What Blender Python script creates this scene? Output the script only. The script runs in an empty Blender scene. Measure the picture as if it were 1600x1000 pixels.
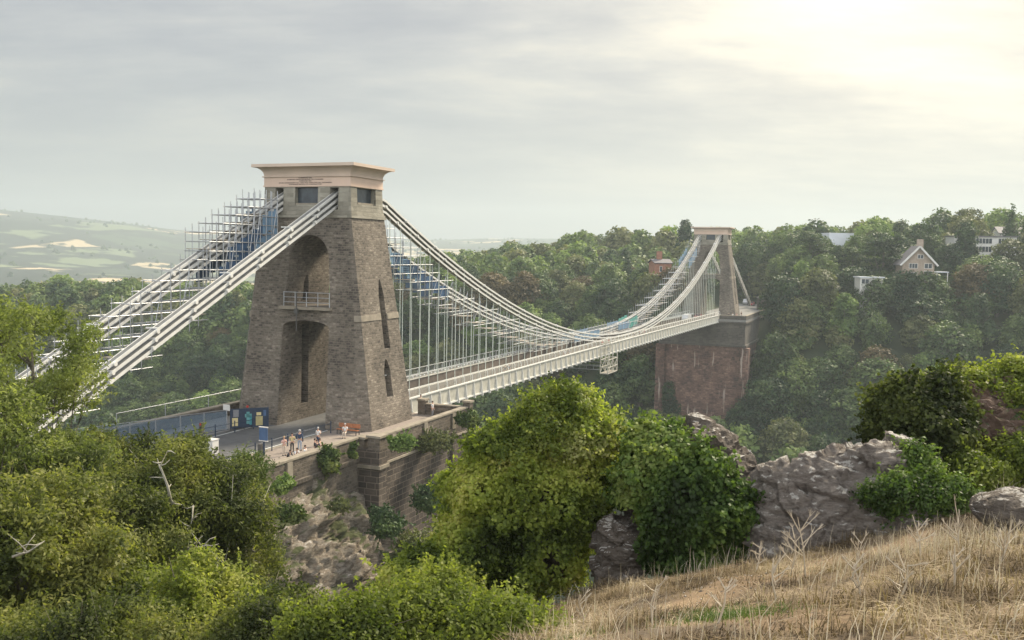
import bpy, math, random
import numpy as np
from mathutils import Vector, Matrix, noise as mnoise
C = bpy.context; D = bpy.data; SC = C.scene
PI = math.pi
# ---------------------------------------------------------------- camera, sky, sun, exposure
F_PX, PITCH, ROLL, CZ = 1507.6, -0.0714, 0.0174, 17.91
cam_d = D.cameras.new('camera'); cam = D.objects.new('camera', cam_d); SC.collection.objects.link(cam)
cam_d.sensor_width = 36.0; cam_d.lens = F_PX/1600*36.0; cam_d.clip_start = 0.1; cam_d.clip_end = 30000
cam.matrix_world = Matrix.Translation((0, 0, CZ)) @ Matrix.Rotation(PI/2+PITCH, 4, 'X') @ Matrix.Rotation(ROLL, 4, 'Z')
SC.camera = cam
SUN_AZ, SUN_EL = math.radians(46), math.radians(43)
SUN_DIR = Vector((math.sin(SUN_AZ)*math.cos(SUN_EL), math.cos(SUN_AZ)*math.cos(SUN_EL), math.sin(SUN_EL)))
GLOW_AZ, GLOW_EL = math.radians(22), math.radians(19)
GLOW_DIR = (math.sin(GLOW_AZ)*math.cos(GLOW_EL), math.cos(GLOW_AZ)*math.cos(GLOW_EL), math.sin(GLOW_EL))
sun_d = D.lights.new('sun', 'SUN'); sun_d.energy = 5.0; sun_d.angle = math.radians(14); sun_d.color = (1.0, 0.88, 0.68)
sun = D.objects.new('sun', sun_d); SC.collection.objects.link(sun)
sun.rotation_euler = (-SUN_DIR).to_track_quat('-Z', 'Y').to_euler(); sun.location = (0, 0, 200)
SC.view_settings.view_transform = 'Standard'; SC.view_settings.look = 'None'; SC.view_settings.gamma = 1.0
SC.view_settings.exposure = 0.62
SC.render.engine = 'CYCLES'
cy = SC.cycles
cy.use_denoising = True; cy.max_bounces = 5; cy.diffuse_bounces = 2; cy.glossy_bounces = 2; cy.transmission_bounces = 3
cy.volume_bounces = 3; cy.transparent_max_bounces = 6; cy.caustics_reflective = False; cy.caustics_refractive = False
cy.use_adaptive_sampling = True; cy.adaptive_threshold = 0.01; cy.use_light_tree = False
SC.render.use_persistent_data = False

def N_(nt, t, **kw):
    n = nt.nodes.new(t)
    for k, v in kw.items():
        if k.startswith('i_'):
            n.inputs[int(k[2:])].default_value = v
        else: setattr(n, k, v)
    return n
def L_(nt, a, b): nt.links.new(a, b)
def ramp(nt, fac, stops, interp='LINEAR'):
    r = nt.nodes.new('ShaderNodeValToRGB'); e = r.color_ramp.elements; r.color_ramp.interpolation = interp
    while len(e) < len(stops): e.new(0.5)
    for i, (p, c) in enumerate(stops):
        e[i].position = p; e[i].color = (c[0], c[1], c[2], 1) if len(c) == 3 else c
    if fac is not None: L_(nt, fac, r.inputs[0])
    return r
def mixc(nt, fac, a, b, mode='MIX'):
    m = nt.nodes.new('ShaderNodeMix'); m.data_type = 'RGBA'; m.blend_type = mode
    for s, v in ((m.inputs[0], fac), (m.inputs[6], a), (m.inputs[7], b)):
        if hasattr(v, 'is_linked') or hasattr(v, 'links'): L_(nt, v, s)
        elif isinstance(v, (int, float)): s.default_value = v
        else: s.default_value = (v[0], v[1], v[2], 1)
    return m.outputs[2]
def mathn(nt, op, a, b=None, c=None, clamp=False):
    m = nt.nodes.new('ShaderNodeMath'); m.operation = op; m.use_clamp = clamp
    for i, v in enumerate((a, b, c)):
        if v is None: continue
        if isinstance(v, (int, float)): m.inputs[i].default_value = v
        else: L_(nt, v, m.inputs[i])
    return m.outputs[0]

world = D.worlds.new('World'); SC.world = world; world.use_nodes = True
wt = world.node_tree; wt.nodes.clear()
wo = N_(wt, 'ShaderNodeOutputWorld'); bg = N_(wt, 'ShaderNodeBackground'); bg.inputs[1].default_value = 0.088
L_(wt, bg.outputs[0], wo.inputs[0])
sky = N_(wt, 'ShaderNodeTexSky'); sky.sky_type = 'NISHITA'; sky.sun_disc = False
sky.sun_elevation = SUN_EL; sky.sun_rotation = SUN_AZ; sky.dust_density = 3.0; sky.air_density = 1.2
tc = N_(wt, 'ShaderNodeTexCoord')
sep = N_(wt, 'ShaderNodeSeparateXYZ'); L_(wt, tc.outputs['Generated'], sep.inputs[0])
den = mathn(wt, 'ADD', mathn(wt, 'MAXIMUM', sep.outputs[2], 0.0), 0.16)
cmb = N_(wt, 'ShaderNodeCombineXYZ')
L_(wt, mathn(wt, 'DIVIDE', sep.outputs[0], den), cmb.inputs[0])
L_(wt, mathn(wt, 'MULTIPLY', mathn(wt, 'DIVIDE', sep.outputs[1], den), 1.15), cmb.inputs[1])
mp = N_(wt, 'ShaderNodeMapping'); mp.inputs['Rotation'].default_value = (0, 0, math.radians(24)); mp.inputs['Scale'].default_value = (0.85, 1.3, 1)
mp.inputs['Location'].default_value = (3.1, 1.7, 0)
L_(wt, cmb.outputs[0], mp.inputs[0])
n1 = N_(wt, 'ShaderNodeTexNoise'); n1.inputs['Scale'].default_value = 0.75; n1.inputs['Detail'].default_value = 6; n1.inputs['Roughness'].default_value = 0.52; n1.inputs['Distortion'].default_value = 0.5
L_(wt, mp.outputs[0], n1.inputs[0])
n2 = N_(wt, 'ShaderNodeTexNoise'); n2.inputs['Scale'].default_value = 3.4; n2.inputs['Detail'].default_value = 7; n2.inputs['Roughness'].default_value = 0.6
L_(wt, mp.outputs[0], n2.inputs[0])
cl = mathn(wt, 'ADD', mathn(wt, 'MULTIPLY', n1.outputs[0], 0.72), mathn(wt, 'MULTIPLY', n2.outputs[0], 0.28))
cr = ramp(wt, cl, [(0.38, (2.75, 2.85, 3.25)), (0.45, (3.2, 3.3, 3.6)), (0.51, (3.85, 3.9, 4.0)), (0.58, (5.0, 4.85, 4.5))])
# haze near the horizon: even pale grey green
elv = sep.outputs[2]
hz = ramp(wt, elv, [(0.0, (1, 1, 1)), (0.05, (0.9, 0.9, 0.9)), (0.2, (0.15, 0.15, 0.15)), (0.32, (0, 0, 0))])
col = mixc(wt, hz.outputs[0], cr.outputs[0], (3.3, 3.5, 3.6))
# the sun's glow through thin cloud
dot = N_(wt, 'ShaderNodeVectorMath'); dot.operation = 'DOT_PRODUCT'; L_(wt, tc.outputs['Generated'], dot.inputs[0]); dot.inputs[1].default_value = GLOW_DIR
dpos = mathn(wt, 'MAXIMUM', dot.outputs['Value'], 0.0)
g1 = mathn(wt, 'POWER', dpos, 90.0); g2 = mathn(wt, 'POWER', dpos, 14.0)
gn = ramp(wt, cl, [(0.36, (0.45, 0.45, 0.45)), (0.62, (1.1, 1.1, 1.1))])
gs = mathn(wt, 'ADD', mathn(wt, 'ADD', mathn(wt, 'MULTIPLY', g1, 9.0), mathn(wt, 'MULTIPLY', mathn(wt, 'POWER', dpos, 5.0), 0.6)), mathn(wt, 'MULTIPLY', g2, 2.9))
gs = mathn(wt, 'MULTIPLY', gs, gn.outputs[0])
gv = N_(wt, 'ShaderNodeVectorMath'); gv.operation = 'SCALE'; gv.inputs[0].default_value = (1.0, 0.80, 0.46); L_(wt, gs, gv.inputs['Scale'])
ad = N_(wt, 'ShaderNodeVectorMath'); ad.operation = 'ADD'; L_(wt, col, ad.inputs[0]); L_(wt, gv.outputs[0], ad.inputs[1])
# added boost: sky behind the camera brightened to light faces turned towards it
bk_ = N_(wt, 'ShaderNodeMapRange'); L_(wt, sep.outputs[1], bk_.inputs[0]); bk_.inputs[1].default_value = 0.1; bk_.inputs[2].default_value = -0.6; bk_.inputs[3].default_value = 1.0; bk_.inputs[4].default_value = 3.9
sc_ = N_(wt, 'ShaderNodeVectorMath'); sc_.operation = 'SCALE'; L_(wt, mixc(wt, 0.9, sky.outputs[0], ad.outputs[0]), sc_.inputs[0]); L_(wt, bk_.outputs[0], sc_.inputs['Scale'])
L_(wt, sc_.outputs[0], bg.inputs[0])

# ---------------------------------------------------------------- frames of reference
BN = np.array([-19.69, 100.57]); YAW = .3886
BA = np.array([math.sin(YAW), math.cos(YAW)]); BR = np.array([BA[1], -BA[0]])
def SO(s, o):                       # bridge coordinates (along, across) -> world x, y
    q = BN + BA*s + BR*o; return float(q[0]), float(q[1])
def at(px, py, Y):                  # photo pixel (1600 wide) and a distance -> world point; layout arithmetic only
    X = px-800.; V = py-500.
    x = X*math.cos(ROLL)+V*math.sin(ROLL); y = -X*math.sin(ROLL)+V*math.cos(ROLL)
    c, s = math.cos(PITCH), math.sin(PITCH); u = -y/F_PX
    d = np.array([x/F_PX, c-s*u, s+c*u]); t = Y/d[1]
    return np.array([0, 0, CZ])+d*t
def project(P):
    x, y, z = P[0], P[1], P[2]-CZ
    c, s = math.cos(PITCH), math.sin(PITCH)
    d = y*c+z*s; u = -y*s+z*c
    if d < 0.1: return (-9999, -9999)
    X = x/d*F_PX; Y = -u/d*F_PX
    return (800+X*math.cos(ROLL)-Y*math.sin(ROLL), 500+X*math.sin(ROLL)+Y*math.cos(ROLL))

# ---------------------------------------------------------------- object helpers
COL = SC.collection
def tag(o, label=None, cat=None, group=None, kind=None):
    if label: o['label'] = label
    if cat: o['category'] = cat
    if group: o['group'] = group
    if kind: o['kind'] = kind
    return o
def empty(name, loc=(0, 0, 0), rz=0):
    o = D.objects.new(name, None); COL.objects.link(o); o.location = loc; o.rotation_euler = (0, 0, rz); o.empty_display_size = 0.3
    return o
def bempty(name, o, s, z=0, rz=0):                      # an Empty in the bridge frame: local x = across, y = along
    x, y = SO(s, o); e = empty(name, (x, y, z), -YAW+rz); e['_o'] = (float(o), float(s), float(z)); return e
def np_mesh(name, V, F, mat=None, smooth=False, attrs=None, vattrs=None):
    """V (n,3) float, F (m,k) int, all faces with k corners"""
    V = np.asarray(V, dtype=np.float32); F = np.asarray(F, dtype=np.int32)
    me = D.meshes.new(name); m, k = F.shape
    me.vertices.add(len(V)); me.vertices.foreach_set('co', V.ravel())
    me.loops.add(m*k); me.loops.foreach_set('vertex_index', F.ravel())
    me.polygons.add(m); me.polygons.foreach_set('loop_start', np.arange(0, m*k, k, dtype=np.int32))
    try: me.polygons.foreach_set('loop_total', np.full(m, k, dtype=np.int32))
    except Exception: pass
    if smooth: me.polygons.foreach_set('use_smooth', np.ones(m, dtype=bool))
    for d, dom in ((attrs, 'FACE'), (vattrs, 'POINT')):
        for kx, v in (d or {}).items():
            a = me.attributes.new(kx, 'FLOAT', dom); a.data.foreach_set('value', np.asarray(v, dtype=np.float32))
    me.update(); me.validate()
    if mat: me.materials.append(mat)
    return me
def link(name, me, parent=None, loc=(0, 0, 0), rz=0):
    o = D.objects.new(name, me); COL.objects.link(o); o.location = loc; o.rotation_euler = (0, 0, rz)
    if parent: o.parent = parent
    return o
class MB:
    """collects solids into one mesh"""
    def __init__(s): s.v = []; s.f = []; s.m = []; s.mi = 0
    def add(s, vs, fs):
        b = len(s.v); s.v += [tuple(map(float, v)) for v in vs]
        s.f += [tuple(b+i for i in f) for f in fs]; s.m += [s.mi]*len(fs); return s
    def hexa(s, p):                                      # 8 points: bottom ring 0-3, top ring 4-7
        return s.add(p, [(3, 2, 1, 0), (4, 5, 6, 7), (0, 1, 5, 4), (1, 2, 6, 5), (2, 3, 7, 6), (3, 0, 4, 7)])
    def box(s, x0, x1, y0, y1, z0, z1):
        return s.hexa([(x0, y0, z0), (x1, y0, z0), (x1, y1, z0), (x0, y1, z0), (x0, y0, z1), (x1, y0, z1), (x1, y1, z1), (x0, y1, z1)])
    def beam(s, p, q, w, h=None, up=(0, 0, 1)):
        h = h or w; p = Vector(p); q = Vector(q); d = (q-p)
        if d.length < 1e-6: return s
        d.normalize(); u = Vector(up)
        if abs(d.dot(u)) > 0.99: u = Vector((1, 0, 0))
        a = d.cross(u).normalized()*w/2; b = a.cross(d).normalized()*h/2
        return s.hexa([p-a-b, p+a-b, q+a-b, q-a-b, p-a+b, p+a+b, q+a+b, q-a+b])
    def tube(s, pts, r, n=6, caps=True):
        pts = [Vector(p) for p in pts]; rs = r if isinstance(r, (list, tuple)) else [r]*len(pts)
        rings = []
        for i, p in enumerate(pts):
            d = (pts[min(i+1, len(pts)-1)]-pts[max(i-1, 0)]).normalized()
            u = Vector((0, 0, 1)) if abs(d.z) < 0.9 else Vector((1, 0, 0))
            a = d.cross(u).normalized(); b = a.cross(d).normalized()
            rings.append([p+(a*math.cos(2*PI*k/n)+b*math.sin(2*PI*k/n))*rs[i] for k in range(n)])
        vs = [v for rg in rings for v in rg]; fs = []
        for i in range(len(pts)-1):
            for k in range(n):
                fs.append((i*n+k, i*n+(k+1) % n, (i+1)*n+(k+1) % n, (i+1)*n+k))
        if caps: fs += [tuple(range(n-1, -1, -1)), tuple((len(pts)-1)*n+k for k in range(n))]
        return s.add(vs, fs)
    def loft(s, rings, caps=True):                       # rings of equal length
        n = len(rings[0]); vs = [v for rg in rings for v in rg]; fs = []
        for i in range(len(rings)-1):
            for k in range(n): fs.append((i*n+k, i*n+(k+1) % n, (i+1)*n+(k+1) % n, (i+1)*n+k))
        if caps: fs += [tuple(range(n-1, -1, -1)), tuple((len(rings)-1)*n+k for k in range(n))]
        return s.add(vs, fs)
    def prism_y(s, poly, y0, y1):                        # poly in (x,z), extruded along y
        n = len(poly)
        return s.loft([[(x, y0, z) for x, z in poly], [(x, y1, z) for x, z in poly]])
    def prism_x(s, poly, x0, x1):
        return s.loft([[(x0, y, z) for y, z in poly], [(x1, y, z) for y, z in poly]])
    def ball(s, c, r, n=8, sz=1.0):
        rings = []
        for i in range(1, n//2+1):
            t = PI*i/(n//2+1); rings.append([(c[0]+r*math.sin(t)*math.cos(2*PI*k/n), c[1]+r*math.sin(t)*math.sin(2*PI*k/n), c[2]-r*sz*math.cos(t)) for k in range(n)])
        return s.loft(rings)
    def mesh(s, name, mats, off=(0, 0, 0), smooth=False):
        me = D.meshes.new(name)
        me.from_pydata([(v[0]-off[0], v[1]-off[1], v[2]-off[2]) for v in s.v], [], s.f)
        for m in (mats if isinstance(mats, (list, tuple)) else [mats]): me.materials.append(m)
        if any(s.m): me.polygons.foreach_set('material_index', s.m)
        if smooth: me.polygons.foreach_set('use_smooth', [True]*len(me.polygons))
        me.update(); return me
    def build(s, name, mats, parent=None, smooth=False):
        """as a child of a bridge-frame Empty the points are absolute (across, along, up)"""
        off = (0, 0, 0)
        if parent is not None and '_o' in parent: off = tuple(parent['_o'])
        ob = link(name, s.mesh(name, mats, off, smooth), parent)
        if parent is not None and '_o' in parent: ob['_o'] = off
        return ob
def btop(name, mb, mats, o, s, z=0, smooth=False):       # single-mesh thing in the bridge frame
    x, y = SO(s, o); ob = link(name, mb.mesh(name, mats, (o, s, z), smooth), None, (x, y, z), -YAW); return ob
def fix_normals(ob):
    import bmesh
    bm = bmesh.new(); bm.from_mesh(ob.data); bmesh.ops.recalc_face_normals(bm, faces=bm.faces); bm.to_mesh(ob.data); bm.free()
def boolean(ob, cutters):
    for c in cutters:
        fix_normals(c); c.parent = ob.parent
        m = ob.modifiers.new('b', 'BOOLEAN'); m.operation = 'DIFFERENCE'; m.solver = 'EXACT'; m.object = c
    dg = C.evaluated_depsgraph_get(); me = D.meshes.new_from_object(ob.evaluated_get(dg)); ob.modifiers.clear()
    ob.data = me
    for c in cutters: D.objects.remove(c)
def copy_tree(o, parent=None):
    c = o.copy(); COL.objects.link(c)
    if parent is not None: c.parent = parent
    for ch in list(o.children): copy_tree(ch, c)
    return c
def cleanup_props():
    for o in D.objects:
        if '_o' in o: del o['_o']

# ---------------------------------------------------------------- materials
MT = {}
def newmat(name):
    m = D.materials.new(name); m.use_nodes = True; nt = m.node_tree
    b = nt.nodes['Principled BSDF']; return m, nt, b
def plain(name, c, rough=0.6, metal=0.0, var=0.12, scale=3.0, bump=0.0):
    m, nt, b = newmat(name); b.inputs['Roughness'].default_value = rough; b.inputs['Metallic'].default_value = metal
    t = N_(nt, 'ShaderNodeTexCoord'); n = N_(nt, 'ShaderNodeTexNoise'); n.inputs['Scale'].default_value = scale; n.inputs['Detail'].default_value = 5
    L_(nt, t.outputs['Object'], n.inputs[0])
    lo = [x*(1-var) for x in c]; hi = [min(1, x*(1+var)) for x in c]
    r = ramp(nt, n.outputs[0], [(0.3, lo), (0.7, hi)]); L_(nt, r.outputs[0], b.inputs['Base Color'])
    if bump:
        bp = N_(nt, 'ShaderNodeBump'); bp.inputs['Strength'].default_value = bump; L_(nt, n.outputs[0], bp.inputs['Height']); L_(nt, bp.outputs[0], b.inputs['Normal'])
    MT[name] = m; return m
def masonry(name, cols, course=0.3, length=0.7, mortar=(0.3, 0.28, 0.25), rough_noise=1.0, msize=0.02, stain=None, mott=0.5):
    """stone courses in the wall plane of the bridge frame (object space; z up)"""
    m, nt, b = newmat(name); b.inputs['Roughness'].default_value = 0.9
    t = N_(nt, 'ShaderNodeTexCoord'); sp = N_(nt, 'ShaderNodeSeparateXYZ'); L_(nt, t.outputs['Object'], sp.inputs[0])
    g = N_(nt, 'ShaderNodeNewGeometry'); vt = N_(nt, 'ShaderNodeVectorTransform'); vt.vector_type = 'NORMAL'; vt.convert_from = 'WORLD'; vt.convert_to = 'OBJECT'
    L_(nt, g.outputs['True Normal'], vt.inputs[0]); ns = N_(nt, 'ShaderNodeSeparateXYZ'); L_(nt, vt.outputs[0], ns.inputs[0])
    f = mathn(nt, 'GREATER_THAN', mathn(nt, 'ABSOLUTE', ns.outputs[0]), mathn(nt, 'ABSOLUTE', ns.outputs[1]))
    u = mathn(nt, 'ADD', mathn(nt, 'MULTIPLY', sp.outputs[1], f), mathn(nt, 'MULTIPLY', sp.outputs[0], mathn(nt, 'SUBTRACT', 1.0, f)))
    wz = N_(nt, 'ShaderNodeTexNoise'); wz.inputs['Scale'].default_value = 1.3; L_(nt, t.outputs['Object'], wz.inputs[0])
    z = mathn(nt, 'ADD', sp.outputs[2], mathn(nt, 'MULTIPLY', wz.outputs[0], 0.12*rough_noise))
    cm = N_(nt, 'ShaderNodeCombineXYZ'); L_(nt, u, cm.inputs[0]); L_(nt, z, cm.inputs[1])
    br = N_(nt, 'ShaderNodeTexBrick'); br.inputs['Scale'].default_value = 1.0; br.inputs['Row Height'].default_value = course
    br.inputs['Brick Width'].default_value = length; br.inputs['Mortar Size'].default_value = msize; br.inputs['Mortar Smooth'].default_value = 0.4
    br.inputs['Color1'].default_value = (0, 0, 0, 1); br.inputs['Color2'].default_value = (1, 1, 1, 1); br.inputs['Mortar'].default_value = (0.5, 0.5, 0.5, 1)
    br.squash = 0.7; br.squash_frequency = 3; br.offset_frequency = 2
    L_(nt, cm.outputs[0], br.inputs[0])
    mp = N_(nt, 'ShaderNodeMapping'); mp.inputs['Scale'].default_value = (1, 1, 2.2); L_(nt, t.outputs['Object'], mp.inputs[0])
    nb = N_(nt, 'ShaderNodeTexNoise'); nb.inputs['Scale'].default_value = 1.6; nb.inputs['Detail'].default_value = 7; nb.inputs['Roughness'].default_value = 0.75; L_(nt, mp.outputs[0], nb.inputs[0])
    big = N_(nt, 'ShaderNodeTexNoise'); big.inputs['Scale'].default_value = 0.22; big.inputs['Detail'].default_value = 4; L_(nt, t.outputs['Object'], big.inputs[0])
    fac = mathn(nt, 'ADD', mathn(nt, 'MULTIPLY', br.outputs[0], 0.45), mathn(nt, 'ADD', mathn(nt, 'MULTIPLY', mathn(nt, 'SUBTRACT', nb.outputs[0], 0.5), 1.6*mott), mathn(nt, 'MULTIPLY', mathn(nt, 'SUBTRACT', big.outputs[0], 0.32), 1.3)))
    k = len(cols); r = ramp(nt, fac, [(0.1+0.8*i/(k-1), c) for i, c in enumerate(cols)])
    c = mixc(nt, mathn(nt, 'MULTIPLY', br.outputs[1], 0.55), r.outputs[0], mortar)
    if stain:
        ms = N_(nt, 'ShaderNodeMapping'); ms.inputs['Scale'].default_value = (0.9, 0.9, 0.09); L_(nt, t.outputs['Object'], ms.inputs[0])
        sn = N_(nt, 'ShaderNodeTexNoise'); sn.inputs['Scale'].default_value = 1.2; sn.inputs['Detail'].default_value = 4; L_(nt, ms.outputs[0], sn.inputs[0])
        sr = ramp(nt, sn.outputs[0], [(stain[1], (0, 0, 0)), (stain[1]+0.06, (1, 1, 1))]); 
        c = mixc(nt, mathn(nt, 'MULTIPLY', sr.outputs[0], stain[2]), c, stain[0])
    L_(nt, c, b.inputs['Base Color'])
    hb = mathn(nt, 'ADD', mathn(nt, 'MULTIPLY', br.outputs[1], -0.6), nb.outputs[0])
    bp = N_(nt, 'ShaderNodeBump'); bp.inputs['Strength'].default_value = 0.7; bp.inputs['Distance'].default_value = 0.12
    L_(nt, hb, bp.inputs['Height']); L_(nt, bp.outputs[0], b.inputs['Normal'])
    MT[name] = m; return m
def foliage(name, cols, trans=0.35, nscale=0.25, objvar=0.25, rough=0.55):
    m, nt, b = newmat(name); b.inputs['Roughness'].default_value = rough
    b.inputs['Specular IOR Level'].default_value = 0.25
    g = N_(nt, 'ShaderNodeNewGeometry'); oi = N_(nt, 'ShaderNodeObjectInfo'); t = N_(nt, 'ShaderNodeTexCoord')
    n = N_(nt, 'ShaderNodeTexNoise'); n.inputs['Scale'].default_value = nscale; n.inputs['Detail'].default_value = 3; L_(nt, t.outputs['Object'], n.inputs[0])
    f = mathn(nt, 'ADD', mathn(nt, 'MULTIPLY', g.outputs['Random Per Island'], 0.30), mathn(nt, 'MULTIPLY', mathn(nt, 'SUBTRACT', n.outputs[0], 0.47), 2.6))
    f = mathn(nt, 'ADD', f, mathn(nt, 'ADD', mathn(nt, 'MULTIPLY', oi.outputs['Random'], objvar), 0.25-objvar/2))
    k = len(cols); r = ramp(nt, f, [(0.05+0.85*i/(k-1), c) for i, c in enumerate(cols)])
    L_(nt, r.outputs[0], b.inputs['Base Color'])
    tr = N_(nt, 'ShaderNodeBsdfTranslucent')
    tcol = mixc(nt, 1.0, r.outputs[0], (1.25, 1.35, 0.65), 'MULTIPLY'); L_(nt, tcol, tr.inputs[0])
    mx = N_(nt, 'ShaderNodeMixShader'); mx.inputs[0].default_value = trans
    L_(nt, b.outputs[0], mx.inputs[1]); L_(nt, tr.outputs[0], mx.inputs[2])
    L_(nt, mx.outputs[0], nt.nodes['Material Output'].inputs[0])
    MT[name] = m; return m

plain('white_paint', (0.47, 0.45, 0.385), 0.5, 0, 0.16, 1.6)
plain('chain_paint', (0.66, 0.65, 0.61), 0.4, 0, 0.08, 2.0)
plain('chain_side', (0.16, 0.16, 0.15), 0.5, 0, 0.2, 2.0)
plain('rod_paint', (0.62, 0.66, 0.58), 0.5, 0, 0.1, 2.0)
plain('dark_iron', (0.09, 0.085, 0.08), 0.6, 0.2, 0.25, 2)
plain('girder_brown', (0.16, 0.13, 0.105), 0.7, 0, 0.3, 1.5)
plain('galvanised', (0.40, 0.41, 0.42), 0.45, 0.3, 0.15, 3)
plain('boards', (0.34, 0.30, 0.25), 0.8, 0, 0.25, 2)
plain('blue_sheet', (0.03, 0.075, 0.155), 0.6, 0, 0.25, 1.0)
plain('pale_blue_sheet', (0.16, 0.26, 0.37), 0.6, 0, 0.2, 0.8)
plain('green_sheet', (0.08, 0.30, 0.26), 0.6, 0, 0.2, 0.8)
plain('asphalt', (0.10, 0.10, 0.10), 0.85, 0, 0.18, 1.5, 0.1)
plain('pale_asphalt', (0.20, 0.195, 0.185), 0.85, 0, 0.12, 0.8, 0.1)
plain('paving', (0.24, 0.20, 0.17), 0.85, 0, 0.15, 2.5, 0.1)
plain('road_paint', (0.6, 0.6, 0.56), 0.7, 0, 0.2, 3)
plain('navy', (0.015, 0.03, 0.06), 0.5, 0, 0.2, 3)
plain('mesh_blue', (0.05, 0.10, 0.20), 0.6, 0, 0.2, 2)
plain('wood_orange', (0.36, 0.13, 0.05), 0.6, 0, 0.25, 4)
plain('cap_stone', (0.25, 0.215, 0.165), 0.85, 0, 0.25, 1.5, 0.2)
plain('peach_stone', (0.60, 0.45, 0.35), 0.8, 0, 0.06, 0.6)
plain('peach_stone_top', (0.56, 0.445, 0.355), 0.8, 0, 0.08, 0.6)
plain('carved', (0.17, 0.13, 0.11), 0.8)
plain('window_dark', (0.035, 0.045, 0.055), 0.25, 0, 0.3, 2)
plain('glass', (0.10, 0.12, 0.13), 0.15, 0, 0.3, 2)
plain('roof_slate', (0.14, 0.13, 0.14), 0.7, 0, 0.2, 2)
plain('roof_pale', (0.55, 0.57, 0.60), 0.6, 0, 0.06, 0.5)
plain('house_white', (0.62, 0.60, 0.56), 0.7, 0, 0.06, 1)
plain('house_brick', (0.30, 0.14, 0.09), 0.85, 0, 0.2, 1.5)
plain('house_tan', (0.34, 0.27, 0.21), 0.85, 0, 0.15, 1.5)
plain('bark', (0.13, 0.115, 0.09), 0.9, 0, 0.35, 6, 0.3)
plain('bark_pale', (0.34, 0.32, 0.26), 0.9, 0, 0.3, 6, 0.3)
plain('tyre', (0.02, 0.02, 0.02), 0.8)
plain('red_car', (0.36, 0.02, 0.03), 0.3); plain('white_car', (0.62, 0.62, 0.62), 0.3); plain('grey_car', (0.22, 0.24, 0.26), 0.3); plain('dark_car', (0.04, 0.045, 0.06), 0.3)
plain('lamp_red', (0.4, 0.02, 0.01), 0.4)
plain('skin', (0.50, 0.30, 0.21), 0.6); plain('skin_dark', (0.22, 0.12, 0.08), 0.6)
for nm, c in dict(white=(0.7, 0.7, 0.68), black=(0.025, 0.025, 0.03), navy_c=(0.03, 0.05, 0.10), denim=(0.10, 0.15, 0.24), lightdenim=(0.32, 0.38, 0.46), red=(0.42, 0.04, 0.05),
                  pink=(0.62, 0.40, 0.36), yellow=(0.60, 0.50, 0.25), grey=(0.2, 0.2, 0.21), tan=(0.45, 0.36, 0.27), hair_dark=(0.03, 0.02, 0.015), hair_grey=(0.45, 0.44, 0.42), hair_blond=(0.42, 0.30, 0.16), beige=(0.55, 0.47, 0.38), teal=(0.05, 0.25, 0.28)).items():
    plain('cloth_'+nm, c, 0.8, 0, 0.08, 6)
masonry('tower_stone', [(0.062, 0.051, 0.041), (0.113, 0.094, 0.074), (0.158, 0.132, 0.104), (0.207, 0.175, 0.138), (0.31, 0.267, 0.214)], 0.23, 0.5, (0.19, 0.16, 0.125), 1.6, 0.03, None, 1.0)
masonry('pale_ashlar', [(0.17, 0.155, 0.12), (0.26, 0.24, 0.19), (0.36, 0.335, 0.27)], 0.45, 1.1, (0.26, 0.25, 0.22), 0.2, 0.012, None, 0.5)
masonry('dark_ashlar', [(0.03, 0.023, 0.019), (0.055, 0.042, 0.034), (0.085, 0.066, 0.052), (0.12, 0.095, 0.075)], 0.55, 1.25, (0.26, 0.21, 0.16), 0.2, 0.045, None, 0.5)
masonry('pier_grey', [(0.055, 0.047, 0.04), (0.09, 0.078, 0.066), (0.14, 0.12, 0.10)], 0.5, 1.0, (0.14, 0.13, 0.12), 0.2, 0.02, None, 0.6)
masonry('pier_red', [(0.05, 0.030, 0.024), (0.12, 0.064, 0.048), (0.18, 0.10, 0.075), (0.27, 0.165, 0.13)], 0.6, 1.2, (0.10, 0.065, 0.05), 0.2, 0.06, ((0.46, 0.38, 0.33), 0.61, 0.7), 1.3)
masonry('wall_stone', [(0.06, 0.048, 0.036), (0.10, 0.08, 0.06), (0.15, 0.12, 0.09), (0.22, 0.18, 0.135)], 0.3, 0.6, (0.2, 0.17, 0.14), 0.6, 0.03, None, 0.8)
def see_through(name, c, alpha):
    m, nt, b = newmat(name); b.inputs['Base Color'].default_value = (*c, 1); b.inputs['Roughness'].default_value = 0.6
    t = N_(nt, 'ShaderNodeBsdfTransparent'); mx = N_(nt, 'ShaderNodeMixShader'); mx.inputs[0].default_value = alpha
    L_(nt, t.outputs[0], mx.inputs[1]); L_(nt, b.outputs[0], mx.inputs[2]); L_(nt, mx.outputs[0], nt.nodes['Material Output'].inputs[0]); MT[name] = m
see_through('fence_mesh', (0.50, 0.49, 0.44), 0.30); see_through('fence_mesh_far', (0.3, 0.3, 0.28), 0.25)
see_through('blue_mesh', (0.16, 0.24, 0.32), 0.34)
plain('globe', (0.85, 0.85, 0.83), 0.3)
foliage('leaf_dark', [(0.019, 0.039, 0.019), (0.037, 0.068, 0.030), (0.064, 0.104, 0.039), (0.103, 0.149, 0.051)], 0.28, 0.18, 0.40)
foliage('leaf_mid', [(0.039, 0.066, 0.026), (0.075, 0.117, 0.041), (0.116, 0.168, 0.055), (0.179, 0.234, 0.073)], 0.3, 0.18, 0.50)
foliage('leaf_olive', [(0.053, 0.065, 0.031), (0.098, 0.114, 0.045), (0.151, 0.167, 0.066), (0.213, 0.213, 0.096)], 0.3, 0.18, 0.40)
foliage('leaf_light', [(0.069, 0.117, 0.036), (0.128, 0.198, 0.055), (0.188, 0.264, 0.074), (0.273, 0.343, 0.110)], 0.35, 0.18, 0.40)
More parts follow.
